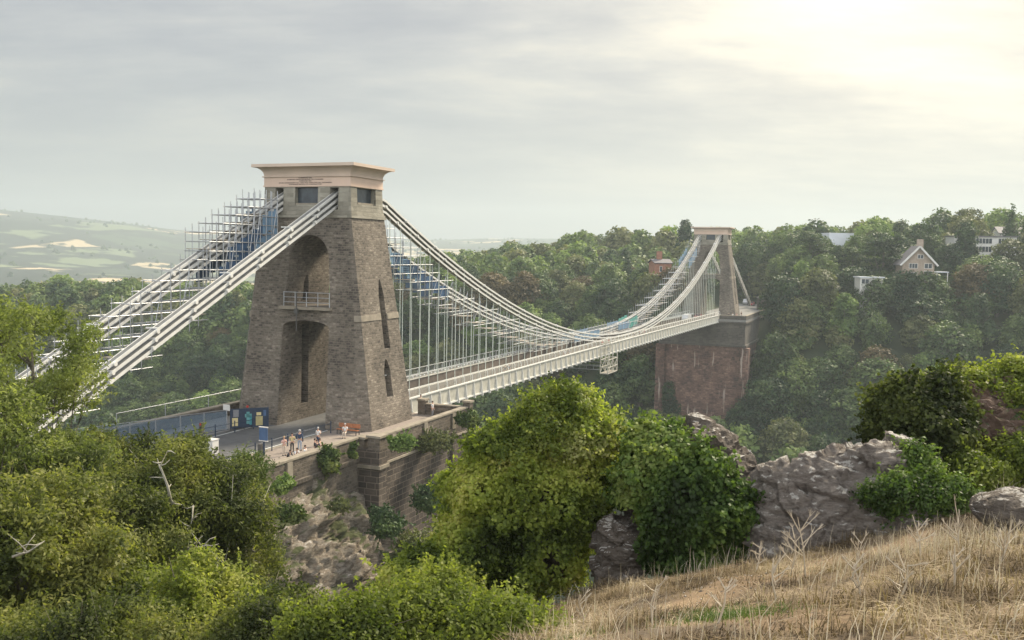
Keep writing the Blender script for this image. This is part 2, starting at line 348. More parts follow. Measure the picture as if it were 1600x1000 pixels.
foliage('leaf_brown', [(0.053, 0.045, 0.024), (0.098, 0.075, 0.036), (0.143, 0.105, 0.051), (0.180, 0.143, 0.068)], 0.25, 0.18, 0.40)
foliage('leaf_near', [(0.031, 0.043, 0.014), (0.084, 0.106, 0.029), (0.167, 0.187, 0.051), (0.278, 0.280, 0.090)], 0.5, 0.55, 0.25)
foliage('leaf_ash', [(0.072, 0.095, 0.033), (0.147, 0.182, 0.056), (0.235, 0.270, 0.083), (0.352, 0.378, 0.150)], 0.52, 0.55, 0.1)
foliage('leaf_ivy', [(0.023, 0.042, 0.010), (0.065, 0.114, 0.026), (0.137, 0.200, 0.047), (0.247, 0.293, 0.083)], 0.42, 0.7, 0.05, 0.5)
foliage('leaf_climb', [(0.047, 0.069, 0.014), (0.137, 0.182, 0.035), (0.256, 0.305, 0.057), (0.410, 0.443, 0.098), (0.580, 0.549, 0.196)], 0.52, 0.7, 0.05)
foliage('leaf_gold', [(0.06, 0.09, 0.015), (0.13, 0.17, 0.03), (0.24, 0.27, 0.07), (0.42, 0.42, 0.18)], 0.4, 0.8, 0.05)
foliage('leaf_bright', [(0.066, 0.095, 0.021), (0.147, 0.184, 0.035), (0.241, 0.280, 0.060), (0.373, 0.381, 0.103)], 0.52, 0.6, 0.2)
foliage('leaf_shrub', [(0.026, 0.047, 0.014), (0.058, 0.092, 0.024), (0.102, 0.145, 0.036), (0.174, 0.198, 0.060)], 0.3, 0.5, 0.2)
foliage('straw', [(0.05, 0.034, 0.02), (0.12, 0.085, 0.048), (0.20, 0.148, 0.085), (0.30, 0.235, 0.15), (0.42, 0.345, 0.24)], 0.2, 1.1, 0.0, 0.8)
foliage('straw_pale', [(0.44, 0.37, 0.27), (0.56, 0.48, 0.37), (0.66, 0.58, 0.46)], 0.1, 0.9, 0.2, 0.8)
foliage('grass_green', [(0.05, 0.09, 0.02), (0.10, 0.15, 0.035), (0.16, 0.2, 0.06)], 0.35, 0.9, 0.1)

def rock_mat(name, cols, white=0.62, wcol=(0.55, 0.53, 0.48), scale=1.0, moss=None, crack=0.22, cs=2.2):
    m, nt, b = newmat(name); b.inputs['Roughness'].default_value = 0.92
    t = N_(nt, 'ShaderNodeTexCoord')
    mp = N_(nt, 'ShaderNodeMapping'); mp.inputs['Rotation'].default_value = (0.5, 0.35, 0.2); mp.inputs['Scale'].default_value = (scale, scale, scale*2.6); L_(nt, t.outputs['Object'], mp.inputs[0])
    n = N_(nt, 'ShaderNodeTexNoise'); n.inputs['Scale'].default_value = 2.6; n.inputs['Detail'].default_value = 9; n.inputs['Roughness'].default_value = 0.78; n.inputs['Distortion'].default_value = 0.12; L_(nt, mp.outputs[0], n.inputs[0])
    k = len(cols); r = ramp(nt, n.outputs[0], [(0.32+0.36*i/(k-1), c) for i, c in enumerate(cols)])
    v = N_(nt, 'ShaderNodeTexVoronoi'); v.feature = 'DISTANCE_TO_EDGE'; v.inputs['Scale'].default_value = cs
    wv = mixc(nt, 0.25, mp.outputs[0], n.outputs['Color']); L_(nt, wv, v.inputs['Vector'])
    ck = ramp(nt, v.outputs['Distance'], [(0.0, (1, 1, 1)), (0.02, (0, 0, 0))])
    c = mixc(nt, mathn(nt, 'MULTIPLY', ck.outputs[0], crack), r.outputs[0], tuple(x*0.5 for x in cols[0]))
    n2 = N_(nt, 'ShaderNodeTexNoise'); n2.inputs['Scale'].default_value = 2.7*scale; n2.inputs['Detail'].default_value = 8; n2.inputs['Roughness'].default_value = 0.75; L_(nt, t.outputs['Object'], n2.inputs[0])
    g = N_(nt, 'ShaderNodeNewGeometry'); sp = N_(nt, 'ShaderNodeSeparateXYZ'); L_(nt, g.outputs['Normal'], sp.inputs[0])
    wf = mathn(nt, 'ADD', n2.outputs[0], mathn(nt, 'MULTIPLY', mathn(nt, 'SUBTRACT', sp.outputs[2], 0.35), 0.36))
    wr = ramp(nt, wf, [(white, (0, 0, 0)), (white+0.05, (1, 1, 1))])
    c = mixc(nt, wr.outputs[0], c, wcol)
    if moss:
        n3 = N_(nt, 'ShaderNodeTexNoise'); n3.inputs['Scale'].default_value = 0.5*scale; n3.inputs['Detail'].default_value = 6; L_(nt, t.outputs['Object'], n3.inputs[0])
        mf = mathn(nt, 'ADD', n3.outputs[0], mathn(nt, 'MULTIPLY', mathn(nt, 'SUBTRACT', sp.outputs[2], 0.3), 0.22))
        mr = ramp(nt, mf, [(moss[1], (0, 0, 0)), (moss[1]+0.07, (1, 1, 1))]); c = mixc(nt, mr.outputs[0], c, moss[0])
    L_(nt, c, b.inputs['Base Color'])
    h = mathn(nt, 'ADD', n.outputs[0], mathn(nt, 'MULTIPLY', ck.outputs[0], -0.08))
    bp = N_(nt, 'ShaderNodeBump'); bp.inputs['Strength'].default_value = 1.0; bp.inputs['Distance'].default_value = 0.22/scale; L_(nt, h, bp.inputs['Height']); L_(nt, bp.outputs[0], b.inputs['Normal'])
    MT[name] = m; return m
rock_mat('limestone', [(0.07, 0.054, 0.040), (0.125, 0.10, 0.078), (0.19, 0.16, 0.13), (0.29, 0.25, 0.21)], 0.70, (0.55, 0.52, 0.47), 1.0)
rock_mat('cliff_rock', [(0.09, 0.068, 0.046), (0.19, 0.15, 0.11), (0.30, 0.26, 0.205), (0.38, 0.335, 0.28)], 0.74, (0.50, 0.46, 0.40), 0.7, ((0.075, 0.085, 0.03), 0.56), 0.55, 1.6)
rock_mat('earthy_rock', [(0.10, 0.065, 0.045), (0.16, 0.10, 0.07), (0.23, 0.16, 0.12)], 0.68, (0.36, 0.27, 0.22), 1.0, ((0.05, 0.08, 0.02), 0.58))
# ================================================================ THE BRIDGE
M = MT
def lerp(a, b, t): return a+(b-a)*t
def zd(s): return -0.0055*s+0.25*math.sin(PI*min(max(s, 0), 206)/206.)
def zchain(s): return 1.15+.00213*(s-107)**2
def octo(z, xl, xr, hd, c): return [(xl+c, -hd, z), (xr-c, -hd, z), (xr, -hd+c, z), (xr, hd-c, z), (xr-c, hd, z), (xl+c, hd, z), (xl, hd-c, z), (xl, -hd+c, z)]
def shaft_ring(z, grow=0.0):
    t = z/20.9
    return octo(z, lerp(-7.75, -5.3, t)-grow, lerp(8.35, 5.3, t)+grow, lerp(5.1, 3.37, t)+grow, lerp(0.95, 0.12, t))
def temp(mb): return mb.build('cut', M['tower_stone'])
def arch_poly(xc, w0, w1, z0, zs, zt, n=14, pointed=False):
    p = [(xc-w0, z0), (xc+w0, z0), (xc+w1, zs)]
    for i in range(1, n):
        a = PI*i/n
        if pointed: x = w1*(1-2*i/n); z = zs+(zt-zs)*(1-abs(2*i/n-1)**1.7)
        else: x = w1*math.cos(a); z = zs+(zt-zs)*math.sin(a)
        p.append((xc+x, z))
    p.append((xc-w1, zs)); return p
def make_tower():
    T = bempty('stone_tower', 0, 0, 0)
    tag(T, 'nearer and larger brown stone bridge tower, with carved lines under its peach cornice', 'tower', 'stone towers of the bridge')
    mb = MB(); mb.loft([shaft_ring(z) for z in (-1.8, 0, 7, 14, 20.9)])
    sh = mb.build('shaft', M['tower_stone'], T); fix_normals(sh)
    cuts = []
    A = 0.7
    cuts.append(temp(MB().prism_y(arch_poly(A, 2.9, 2.75, -2.5, 9.9, 10.6), -9, 9)))
    cuts.append(temp(MB().prism_y(arch_poly(A, 2.75, 2.35, 12.0, 16.6, 19.2), -9, 9)))
    for sg in (1, -1):                                    # lancets in the outer sides, recesses in the inner jambs
        xa, xb = (5.3, 12) if sg > 0 else (-12, -4.9)
        cuts.append(temp(MB().prism_x(arch_poly(0.75, 0.6, 0.5, 7.7, 13.2, 14.8, pointed=True), xa, xb)))
        cuts.append(temp(MB().prism_x(arch_poly(0.15, 0.62, 0.6, 2.8, 5.6, 6.7, pointed=True), xa+(0.6 if sg > 0 else 0), xb)))
        xa, xb = (A+2.0, A+4.0) if sg > 0 else (A-4.0, A-2.0)
        cuts.append(temp(MB().prism_x([(-0.9, 1.5), (0.35, 1.5), (0.35, 9.9), (-0.9, 9.9)], xa, xb)))
        cuts.append(temp(MB().prism_x(arch_poly(-0.4, 0.5, 0.45, 12.4, 14.2, 15.1, pointed=True), xa, xb)))
    off = T['_o']
    boolean(sh, cuts)
    # the stone string course round the sides at mid height, pale band and belfry block
    for xs in (-1, 1):
        bnd = MB()
        r0 = shaft_ring(10.7, 0.08); r1 = shaft_ring(11.3, 0.08)
        i0 = shaft_ring(10.7, -0.25); i1 = shaft_ring(11.3, -0.25)
        ids = [1, 2, 3, 4] if xs > 0 else [5, 6, 7, 0]
        for a, b in zip(ids[:-1], ids[1:]):
            if a in (2, 6):                               # leave the slot window open
                A0, B0, A1, B1 = [Vector(v) for v in (r0[a], r0[b], r1[a], r1[b])]; C0, D0, C1, D1 = [Vector(v) for v in (i0[a], i0[b], i1[a], i1[b])]
                L = (B0-A0).length
                for t0, t1 in ((0, (0.1-A0.y)/(B0.y-A0.y) if xs > 0 else (1.4-A0.y)/(B0.y-A0.y)), ((1.4-A0.y)/(B0.y-A0.y) if xs > 0 else (0.1-A0.y)/(B0.y-A0.y), 1)):
                    P = lambda q0, q1, t: q0.lerp(q1, t)
                    bnd.hexa([P(A0, B0, t0), P(A0, B0, t1), P(C0, D0, t1), P(C0, D0, t0), P(A1, B1, t0), P(A1, B1, t1), P(C1, D1, t1), P(C1, D1, t0)])
            else: bnd.hexa([r0[a], r0[b], i0[b], i0[a], r1[a], r1[b], i1[b], i1[a]])
        o = bnd.build('string_course', M['cap_stone'], T); fix_normals(o)
    b = MB(); b.loft([octo(20.9, -5.42, 5.42, 3.5, 0.12), octo(21.35, -5.36, 5.36, 3.44, 0.12)]); b.loft([octo(21.353, -5.28, 5.28, 3.33, 0.12), octo(21.9, -5.2, 5.2, 3.25, 0.12), octo(24.0, -5.12, 5.12, 3.14, 0.1)])
    ub = b.build('upper_block', M['pale_ashlar'], T); fix_normals(ub)
    cuts = [temp(MB().box(-1.35, 1.38, -6, 6, 22.2, 23.95)), temp(MB().box(-3.75, -2.75, -6, 6, 21.7, 23.9)), temp(MB().box(2.77, 3.77, -6, 6, 21.7, 23.9)),
            temp(MB().box(-8, -4.2, -1.93, 1.69, 22.3, 23.95)), temp(MB().box(4.2, 8, -1.93, 1.69, 22.3, 23.95))]
    boolean(ub, cuts)
    for x0, x1 in ((-1.35, 1.38),):
        for sg in (-1, 1):
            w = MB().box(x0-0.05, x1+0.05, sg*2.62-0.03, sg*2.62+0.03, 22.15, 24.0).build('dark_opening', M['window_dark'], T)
            MB().box(x0+0.1, x1-0.05, sg*3.05-0.16, sg*3.05+0.16, 22.21, 22.36).build('sill', M['cap_stone'], w)
    for sg in (-1, 1):
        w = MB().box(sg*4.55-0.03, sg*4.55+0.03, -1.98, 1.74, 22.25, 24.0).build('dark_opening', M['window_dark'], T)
        MB().box(sg*5.0-0.16, sg*5.0+0.16, -1.8, 1.2, 22.31, 22.48).build('sill', M['cap_stone'], w)
    f = MB(); f.box(-5.2, 5.2, -3.22, 3.22, 24.003, 24.16); f.box(-5.14, 5.14, -3.16, 3.16, 24.163, 25.0)
    f.build('frieze', M['peach_stone'], T)
    c = MB(); prof = [(5.28, 24.985), (5.28, 25.08)]
    for i in range(9):
        a = PI/2*i/8; prof.append((5.14+0.78*(1-math.cos(a)), 25.1+0.86*math.sin(a)))
    prof += [(6.05, 25.965), (6.05, 26.27)]
    rings = []
    for x, z in prof: d = x-5.14; rings.append([(-x, -3.16-d, z), (x, -3.16-d, z), (x, 3.16+d, z), (-x, 3.16+d, z)])
    c.loft(rings); c.build('cornice', M['peach_stone_top'], T)
    # inscription
    e = None
    lines = ['COMMENCED 1836', 'ISAMBARD KINGDOM BRUNEL F.R.S. ENGINEER', 'COMPLETED 1864', 'JOHN HAWKSHAW F.R.S. AND W.H. BARLOW F.R.S. ENGINEERS', 'COCHRANE GROVE & CO. CONTRACTORS']
    wid = [1.6, 4.3, 1.5, 6.3, 3.9]; zz = [24.88, 24.72, 24.56, 24.39, 24.23]
    allv = []
    for ln, w, z in zip(lines, wid, zz):
        cu = D.curves.new('t', 'FONT'); cu.body = ln; cu.size = 0.19; cu.align_x = 'CENTER'; cu.align_y = 'CENTER'; cu.extrude = 0.01; cu.offset = 0.004; cu.resolution_u = 2
        ob = D.objects.new('t', cu); COL.objects.link(ob); dg = C.evaluated_depsgraph_get(); dg.update()
        me = D.meshes.new_from_object(ob.evaluated_get(dg)); n = len(me.vertices); co = np.zeros(n*3, dtype=np.float32); me.vertices.foreach_get('co', co); co = co.reshape(-1, 3)
        sx = w/max(1e-3, co[:, 0].max()-co[:, 0].min()); b0 = len(allv)
        vs = [(v[0]*sx-0.15, -3.172+v[2], z+v[1]*0.8) for v in co]; fs = [tuple(p.vertices) for p in me.polygons]
        MB().add(vs, fs).build('inscription', M['carved'], T); D.objects.remove(ob)
    # ledge, railing and lamp post in the upper arch, arch sill
    MB().box(A-3.0, A+3.0, -4.65, -3.9, 11.7, 12.0).build('arch_sill', M['cap_stone'], T)
    r = MB()
    for z in (12.4, 12.9, 13.4): r.tube([(A-2.75, -4.15, z), (A+2.75, -4.15, z)], 0.035, 4)
    for x in np.linspace(A-2.7, A+2.7, 5): r.tube([(x, -4.15, 11.88), (x, -4.15, 13.45)], 0.045, 4)
    r.build('railing', M['galvanised'], T)
    p = MB(); p.box(7.45, 7.72, -0.35, 0.1, -0.2, 2.75); p.tube([(7.35, -0.1, 2.7), (6.9, 0.1, 5.0)], 0.05, 5)
    p.build('pipe_casing', M['chain_paint'], T)
    mu = MB(); mu.box(7.0, 7.12, 0.1, 0.2, 2.8, 6.6); mu.box(6.95, 7.15, -0.45, 0.75, 4.9, 5.0); mu.build('window_bar', M['chain_paint'], T)
    cb = MB(); cb.tube([(-0.1, -4.72, 9.6), (-0.1, -4.72, 13.4)], 0.06, 5); cb.box(-0.3, 0.1, -4.85, -4.6, 11.3, 11.8); cb.build('lamp_bracket', M['dark_iron'], T)
    return T
tower = make_tower()
far_tower = tower.copy(); COL.objects.link(far_tower)
for ch in tower.children:
    if ch.name.startswith(('inscription', 'lamp_bracket', 'pipe_casing')): continue
    copy_tree(ch, far_tower)
x, y = SO(214, 0); far_tower.location = (x, y, 0); far_tower['_o'] = (0., 214., 0.)
far_tower['label'] = 'distant smaller looking stone bridge tower standing on the tall red pier'

# ---- abutments ---------------------------------------------------------------------------------
AB = bempty('near_abutment', 0, 0, 0)
tag(AB, 'near stone terrace with dark retaining walls at foot of the big tower', 'abutment')
w = MB(); w.box(4.7, 11.3, -44, -11.9, -0.6, -0.004); w.box(4.7, 12.9, -11.9, 7.6, -0.6, -0.006); w.build('footway_paving', M['paving'], AB)
w = MB(); w.box(-9.6, 4.697, -60, 8.0, -0.6, 0.0-0.12); w.build('carriageway', M['asphalt'], AB)
w = MB(); w.box(-9.6, -4.4, -60, 8, -0.119, 0.0); w.build('far_pavement', M['pale_asphalt'], AB)
w = MB(); w.box(4.4, 4.695, -44, -5.5, -0.119, 0.0); w.build('kerb', M['cap_stone'], AB)
w = MB(); w.box(3.75, 3.92, -26, -5, -0.116, -0.112); w.build('edge_line', M['road_paint'], AB); MB().box(-3.9, -3.75, -26, -5, -0.116, -0.112).build('edge_line', M['road_paint'], AB)
for s in (-34, -28.5, -23): MB().box(-0.08, 0.08, s, s+3, -0.116, -0.112).build('centre_line', M['road_paint'], AB)
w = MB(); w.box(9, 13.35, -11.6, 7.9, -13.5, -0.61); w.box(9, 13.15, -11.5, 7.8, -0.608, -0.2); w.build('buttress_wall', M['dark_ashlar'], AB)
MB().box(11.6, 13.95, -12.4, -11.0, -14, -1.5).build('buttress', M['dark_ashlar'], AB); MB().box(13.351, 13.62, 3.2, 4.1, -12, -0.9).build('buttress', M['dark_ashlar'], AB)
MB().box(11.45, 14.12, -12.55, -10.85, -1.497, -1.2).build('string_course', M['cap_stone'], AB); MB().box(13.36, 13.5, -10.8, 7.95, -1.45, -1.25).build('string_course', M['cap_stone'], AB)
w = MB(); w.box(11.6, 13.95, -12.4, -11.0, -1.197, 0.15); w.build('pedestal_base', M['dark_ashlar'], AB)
for (a, b, c, d) in ((12.75, 13.95, -12.35, -11.1), (11.55, 12.3, -12.2, -11.2)):
    p = MB(); p.box(a, b, c, d, 0.152, 1.25 if a > 12 else 1.0); pe = p.build('pedestal', M['wall_stone'], AB)
    zt = 1.25 if a > 12 else 1.0
    MB().box(a-0.12, b+0.12, c-0.12, d+0.12, zt+0.002, zt+0.2).build('cap', M['cap_stone'], pe)
for (a, b, s0, s1) in ((12.75, 13.25, -11.0, 7.4), (11.3, 11.8, -44, -12.45)):
    pw = MB().box(a, b, s0, s1, -0.6, 1.05).build('parapet_wall', M['wall_stone'], AB)
    MB().box(a-0.08, b+0.1, s0, s1, 1.053, 1.22).build('coping', M['cap_stone'], pw)
    s = s0+2
    while s < s1-1:
        MB().box(b+0.001, b+0.14, s, s+0.7, -0.6, 1.0).build('pilaster', M['cap_stone'], pw); s += 6.3
w = MB(); w.box(9.5, 11.8, -44, -12.41, -7, -0.62); w.box(11.801, 12.0, -44, -12.5, -0.95, -0.62); w.build('retaining_wall', M['wall_stone'], AB)
ew = MB().box(8.45, 12.74, 7.1, 7.5, -0.6, 1.1).build('end_wall', M['wall_stone'], AB); MB().box(8.4, 12.7, 7.02, 7.58, 1.103, 1.24).build('coping', M['cap_stone'], ew)
for (a, b, c, d, h) in ((12.7, 13.5, 7.5, 8.3, 1.6), (7.55, 8.4, 6.9, 7.7, 1.5)):
    pe = MB().box(a, b, c, d, -0.6, h).build('pedestal', M['wall_stone'], AB); MB().box(a-0.1, b+0.1, c-0.1, d+0.1, h+0.003, h+0.2).build('cap', M['cap_stone'], pe)
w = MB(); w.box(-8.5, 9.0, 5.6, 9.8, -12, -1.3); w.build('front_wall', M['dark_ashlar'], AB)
lw = MB().box(-10.1, -9.6, -60, 7, -0.8, 1.1).build('parapet_wall', M['wall_stone'], AB); MB().box(-10.2, -9.5, -60, 7, 1.103, 1.25).build('coping', M['cap_stone'], lw)

FP = bempty('red_sandstone_pier', 0, 201, 0)
tag(FP, 'tall red sandstone pier with grey upper courses rising from the wooded far slope', 'pier')
def ring(z, o0, o1, s0, s1): return [(o0, s0, z), (o1, s0, z), (o1, s1, z), (o0, s1, z)]
w = MB(); w.loft([ring(-46, -13.6, 14.0, 199.6, 232), ring(-9.2, -12.3, 12.9, 201, 231)]); w.build('lower_pier', M['pier_red'], FP)
MB().box(11.8, 14.2, 199.9, 203, -46, -9.4).build('buttress', M['pier_red'], FP); MB().box(-13.4, -10.6, 199.9, 203, -46, -9.3).build('buttress', M['pier_red'], FP)
w = MB(); w.box(-12.7, 13.3, 200.6, 231.2, -9.197, -8.5); w.build('string_course', M['pier_grey'], FP)
w = MB(); w.box(-12.2, 12.8, 201.1, 231, -8.497, -2.2); w.build('upper_pier', M['pier_grey'], FP)
w = MB(); w.box(-12.6, 13.2, 200.7, 231.1, -2.197, -1.75); w.build('cornice', M['pier_grey'], FP)
w = MB(); w.box(-12.3, 12.9, 201, 231, -1.747, -1.1); w.build('terrace_floor', M['pale_asphalt'], FP)
w = MB(); w.box(12.5, 13.0, 201.0, 231, -1.097, 0.0); w.box(5.2, 12.497, 201.0, 201.5, -1.097, 0.0); w.box(-12.4, -5.2, 201.0, 201.5, -1.097, 0.0); w.box(-12.4, -11.9, 201.503, 231, -1.097, 0.0)
pw = w.build('parapet_wall', M['pier_grey'], FP)
w = MB(); w.box(12.4, 13.1, 200.9, 231, 0.003, 0.15); w.box(5.2, 12.397, 200.9, 201.6, 0.003, 0.15); w.box(-12.5, -5.2, 200.9, 201.6, 0.003, 0.15); w.build('coping', M['cap_stone'], pw)
w = MB(); w.box(-6, 13, 231.003, 300, -2.4, -1.15); w.box(-6, 6, 300.003, 306, -2.4, -1.15)
FR = w.build('approach_road', M['pale_asphalt']); 
x, y = SO(0, 0); FR.location = (x, y, 0); FR.rotation_euler = (0, 0, -YAW); tag(FR, kind='structure')
FW = bempty('approach_wall', 13, 232); tag(FW, 'low grey stone wall running back along far approach road behind the small tower', 'wall')
w = MB(); w.box(12.6, 13.1, 231.1, 300, -2.4, 0.1); w.build('wall', M['pier_grey'], FW); MB().box(12.5, 13.2, 231.1, 300, 0.103, 0.25).build('coping', M['cap_stone'], FW)

# ---- deck --------------------------------------------------------------------------------------
DK = bempty('bridge_deck', 0, 107, 0)
tag(DK, 'long white suspended deck with plated side girders crossing the gorge between both towers', 'bridge deck')
S0, S1 = 5.6, 205.2; NS = 82; ss = [S0+(S1-S0)*i/NS for i in range(NS+1)]
def strip(o0, o1, z0, z1, s_list=None, closed=True):
    """a box-section bar that follows the deck's curve"""
    L = s_list or ss; mb = MB()
    return mb.loft([[(o0, s, zd(s)+z0), (o1, s, zd(s)+z0), (o1, s, zd(s)+z1), (o0, s, zd(s)+z1)] for s in L])
strip(-2.9, 2.9, -0.35, -0.05).build('roadway', M['asphalt'], DK)
for sg in (1, -1):
    a, b = (3.15, 4.68) if sg > 0 else (-4.68, -3.15)
    strip(a, b, -0.35, 0.12).build('footway', M['pale_asphalt'], DK)
    a, b = (2.95, 3.1) if sg > 0 else (-3.1, -2.95)
    g = strip(a, b, -0.9, 1.5 if sg > 0 else 0.95)
    lg = g.build('longitudinal_girder', M['girder_brown'], DK)
    strip(a-0.1, b+0.1, 1.503 if sg > 0 else 0.953, 1.62 if sg > 0 else 1.03).build('top_flange', M['white_paint'], lg)
    e = 4.7*sg; d = 0.07*sg
    fm = strip(min(e, e+d), max(e, e+d), -0.72, 0.98); fg = fm.build('side_girder', M['white_paint'], DK)
    t = strip(min(e-0.1*sg, e+0.22*sg), max(e-0.1*sg, e+0.22*sg), 0.983, 1.13)
    t.build('handrail', M['chain_paint'], fg)
    t = strip(min(e-0.15*sg, e+0.25*sg), max(e-0.15*sg, e+0.25*sg), -0.9, -0.723); t.build('bottom_flange', M['chain_paint'], fg)
    for s in ss[::1]:
        st = MB(); z = zd(s); x0 = e+d
        st.hexa([(x0, s-0.05, z-0.72), (x0+0.30*sg, s-0.05, z-0.72), (x0+0.30*sg, s+0.05, z-0.72), (x0, s+0.05, z-0.72),
                 (x0, s-0.05, z+0.97), (x0+0.10*sg, s-0.05, z+0.97), (x0+0.10*sg, s+0.05, z+0.97), (x0, s+0.05, z+0.97)])
        st.box(min(x0, x0+0.36*sg), max(x0, x0+0.36*sg), s-0.08, s+0.08, z-1.12, z-0.72)
        o = st.build('stiffener', M['chain_paint'], fg); fix_normals(o)
    # curved mesh fence
    prof = [(4.62, 1.13), (4.62, 1.55), (4.55, 1.85), (4.38, 2.02)]
    fv = []; ff = []
    fs2 = [S0+(S1-S0)*i/164 for i in range(165)]
    for s in fs2:
        for (px_, pz) in prof: fv.append((px_*sg, s, zd(s)+pz))
    for i in range(164):
        for k in range(3): ff.append((i*4+k, (i+1)*4+k, (i+1)*4+k+1, i*4+k+1))
    fb = MB().add(fv, ff); fb.build('mesh_fence', M['fence_mesh' if sg > 0 else 'fence_mesh_far'], DK)
    for s in ss: MB().tube([(p[0]*sg, s, zd(s)+p[1]) for p in prof], 0.05, 4).build('fence_post', M['chain_paint'], DK)
    rl = strip(min(4.36*sg, 4.42*sg), max(4.36*sg, 4.42*sg), 1.99, 2.06); rl.build('fence_rail', M['chain_paint'], DK)
for s in ss: MB().box(-4.6, 4.6, s-0.07, s+0.07, zd(s)-0.95, zd(s)-0.353).build('cross_girder', M['dark_iron'], DK)
gm = MB().tube([(0, 0, 0), (0, 0, 0.2)], 0.025, 4); gm.ball((0, 0, 0.27), 0.105, 8)
gme = gm.mesh('globe_lamp', M['globe'], smooth=True)
for i in range(100):
    s = 9.5+i*1.05
    o = link('globe_lamp', gme, DK, (-2.88-0, s-107, zd(s)+1.03+0.05*math.sin(i*1.7)))
rest = MB(); s = 9.5+100*1.05
while s < 203:
    rest.tube([(-2.88, s, zd(s)+1.03), (-2.88, s, zd(s)+1.23)], 0.025, 4); rest.ball((-2.88, s, zd(s)+1.3), 0.12, 6); s += 1.05
tag(rest.build('globe_lamp', M['globe'], DK), kind='stuff')

# ---- chains ------------------------------------------------------------------------------------
def chain(label, o, kind):
    """kind: main, near land side, far land side"""
    if kind == 'main':
        nd = [3.2, 7.0]+[7.0+200*i/82 for i in range(1, 82)]+[207.0, 210.8]
        zf = lambda s: zchain(s) if 7 <= s <= 207 else (22.5+(7-s)*0.18 if s < 7 else 22.5+(s-207)*0.18)
        name = 'main_chain'
    elif kind == 'near':
        nd = [2.5, -2.0]+[-2.0-2.55*i*1.7 for i in range(1, 12)]; zf = lambda s: 23.0+(s+2.0)*0.474 if s < -2 else 23.0; name = 'anchor_chain'
    else:
        nd = [211.5, 216.0]+[216+5.9*i for i in range(1, 11)]; zf = lambda s: 22.9-(s-216)*0.389 if s > 216 else 22.9; name = 'anchor_chain'
    sm = sum(nd)/len(nd)
    T = bempty(name, o, sm, 0); tag(T, label, 'chain', 'iron chains of the bridge')
    W = 0.30
    for li, dz in enumerate((0.62, 0.0, -0.62)):
        m = MB()
        for i in range(len(nd)-1):
            a = Vector((0, nd[i], zf(nd[i])+dz)); b = Vector((0, nd[i+1], zf(nd[i+1])+dz)); d = (b-a).normalized(); n = Vector((0, -d.z, d.y))
            if n.z < 0: n = -n
            h = 0.115; k = 0
            for x0, x1 in ((o-W, o-W+0.07), (o+W-0.07, o+W)):
                m.mi = 0
                m.hexa([(x0, *(a-n*h).yz), (x1, *(a-n*h).yz), (x1, *(b-n*h).yz), (x0, *(b-n*h).yz), (x0, *(a+n*h).yz), (x1, *(a+n*h).yz), (x1, *(b+n*h).yz), (x0, *(b+n*h).yz)])
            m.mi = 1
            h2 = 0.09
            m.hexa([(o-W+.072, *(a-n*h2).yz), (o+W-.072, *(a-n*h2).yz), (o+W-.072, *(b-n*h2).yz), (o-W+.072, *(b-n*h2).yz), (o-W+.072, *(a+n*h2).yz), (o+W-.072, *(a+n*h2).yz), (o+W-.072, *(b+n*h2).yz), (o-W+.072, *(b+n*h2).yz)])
        m.mi = 0
        stp = 3 if kind == 'main' else 1
        for i in range(1, len(nd)-1):
            if kind == 'main' and i % 3 != li: continue
            s = nd[i]; z = zf(s)+dz
            dd = -0.22 if kind == 'near' else 0.12
            s += (li-1)*dd
            m.tube([(o-W-0.12, s, z), (o+W+0.12, s, z)], 0.17, 8)
            if kind != 'main' and li == 0 and i % 2: m.box(o-W-0.5, o+W+0.02, s-0.09, s+0.09, z+0.2, z+0.3)
        q = m.build('chain_links', [M['chain_paint'], M['chain_side']], T); fix_normals(q)
    if kind == 'main':
        rm = {}
        for i in range(82):
            s = 8.2+2.43*i
            if s > 204: break
            zb = zd(s)+0.35; zt = zchain(s)-0.62+(i % 3)*0.62
            if zt-zb < 0.25: continue
            r = MB(); x = o+0.12*(1 if o > 0 else -1)
            r.tube([(x, s, zb), (x, s, zt)], 0.048, 5); r.tube([(x, s, zb), (x, s, zb+0.22)], 0.09, 5)
            r.build('suspension_rod', M['rod_paint'], T)
    return T
chain('nearer long main chain with white rods down to near side of the deck', 3.05, 'main')
chain('farther of the two long main chains, partly wrapped in scaffolding and blue sheeting', -3.05, 'main')
chain('clear white anchor chain sloping down in front of the big tower arch', 3.05, 'near')
chain('white anchor chain running down left of the big tower through the stepped scaffold', -3.05, 'near')
chain('dark anchor chain sloping down right of the small far tower', 3.05, 'far')
chain('anchor chain behind the small far tower on its hidden left side', -3.05, 'far')

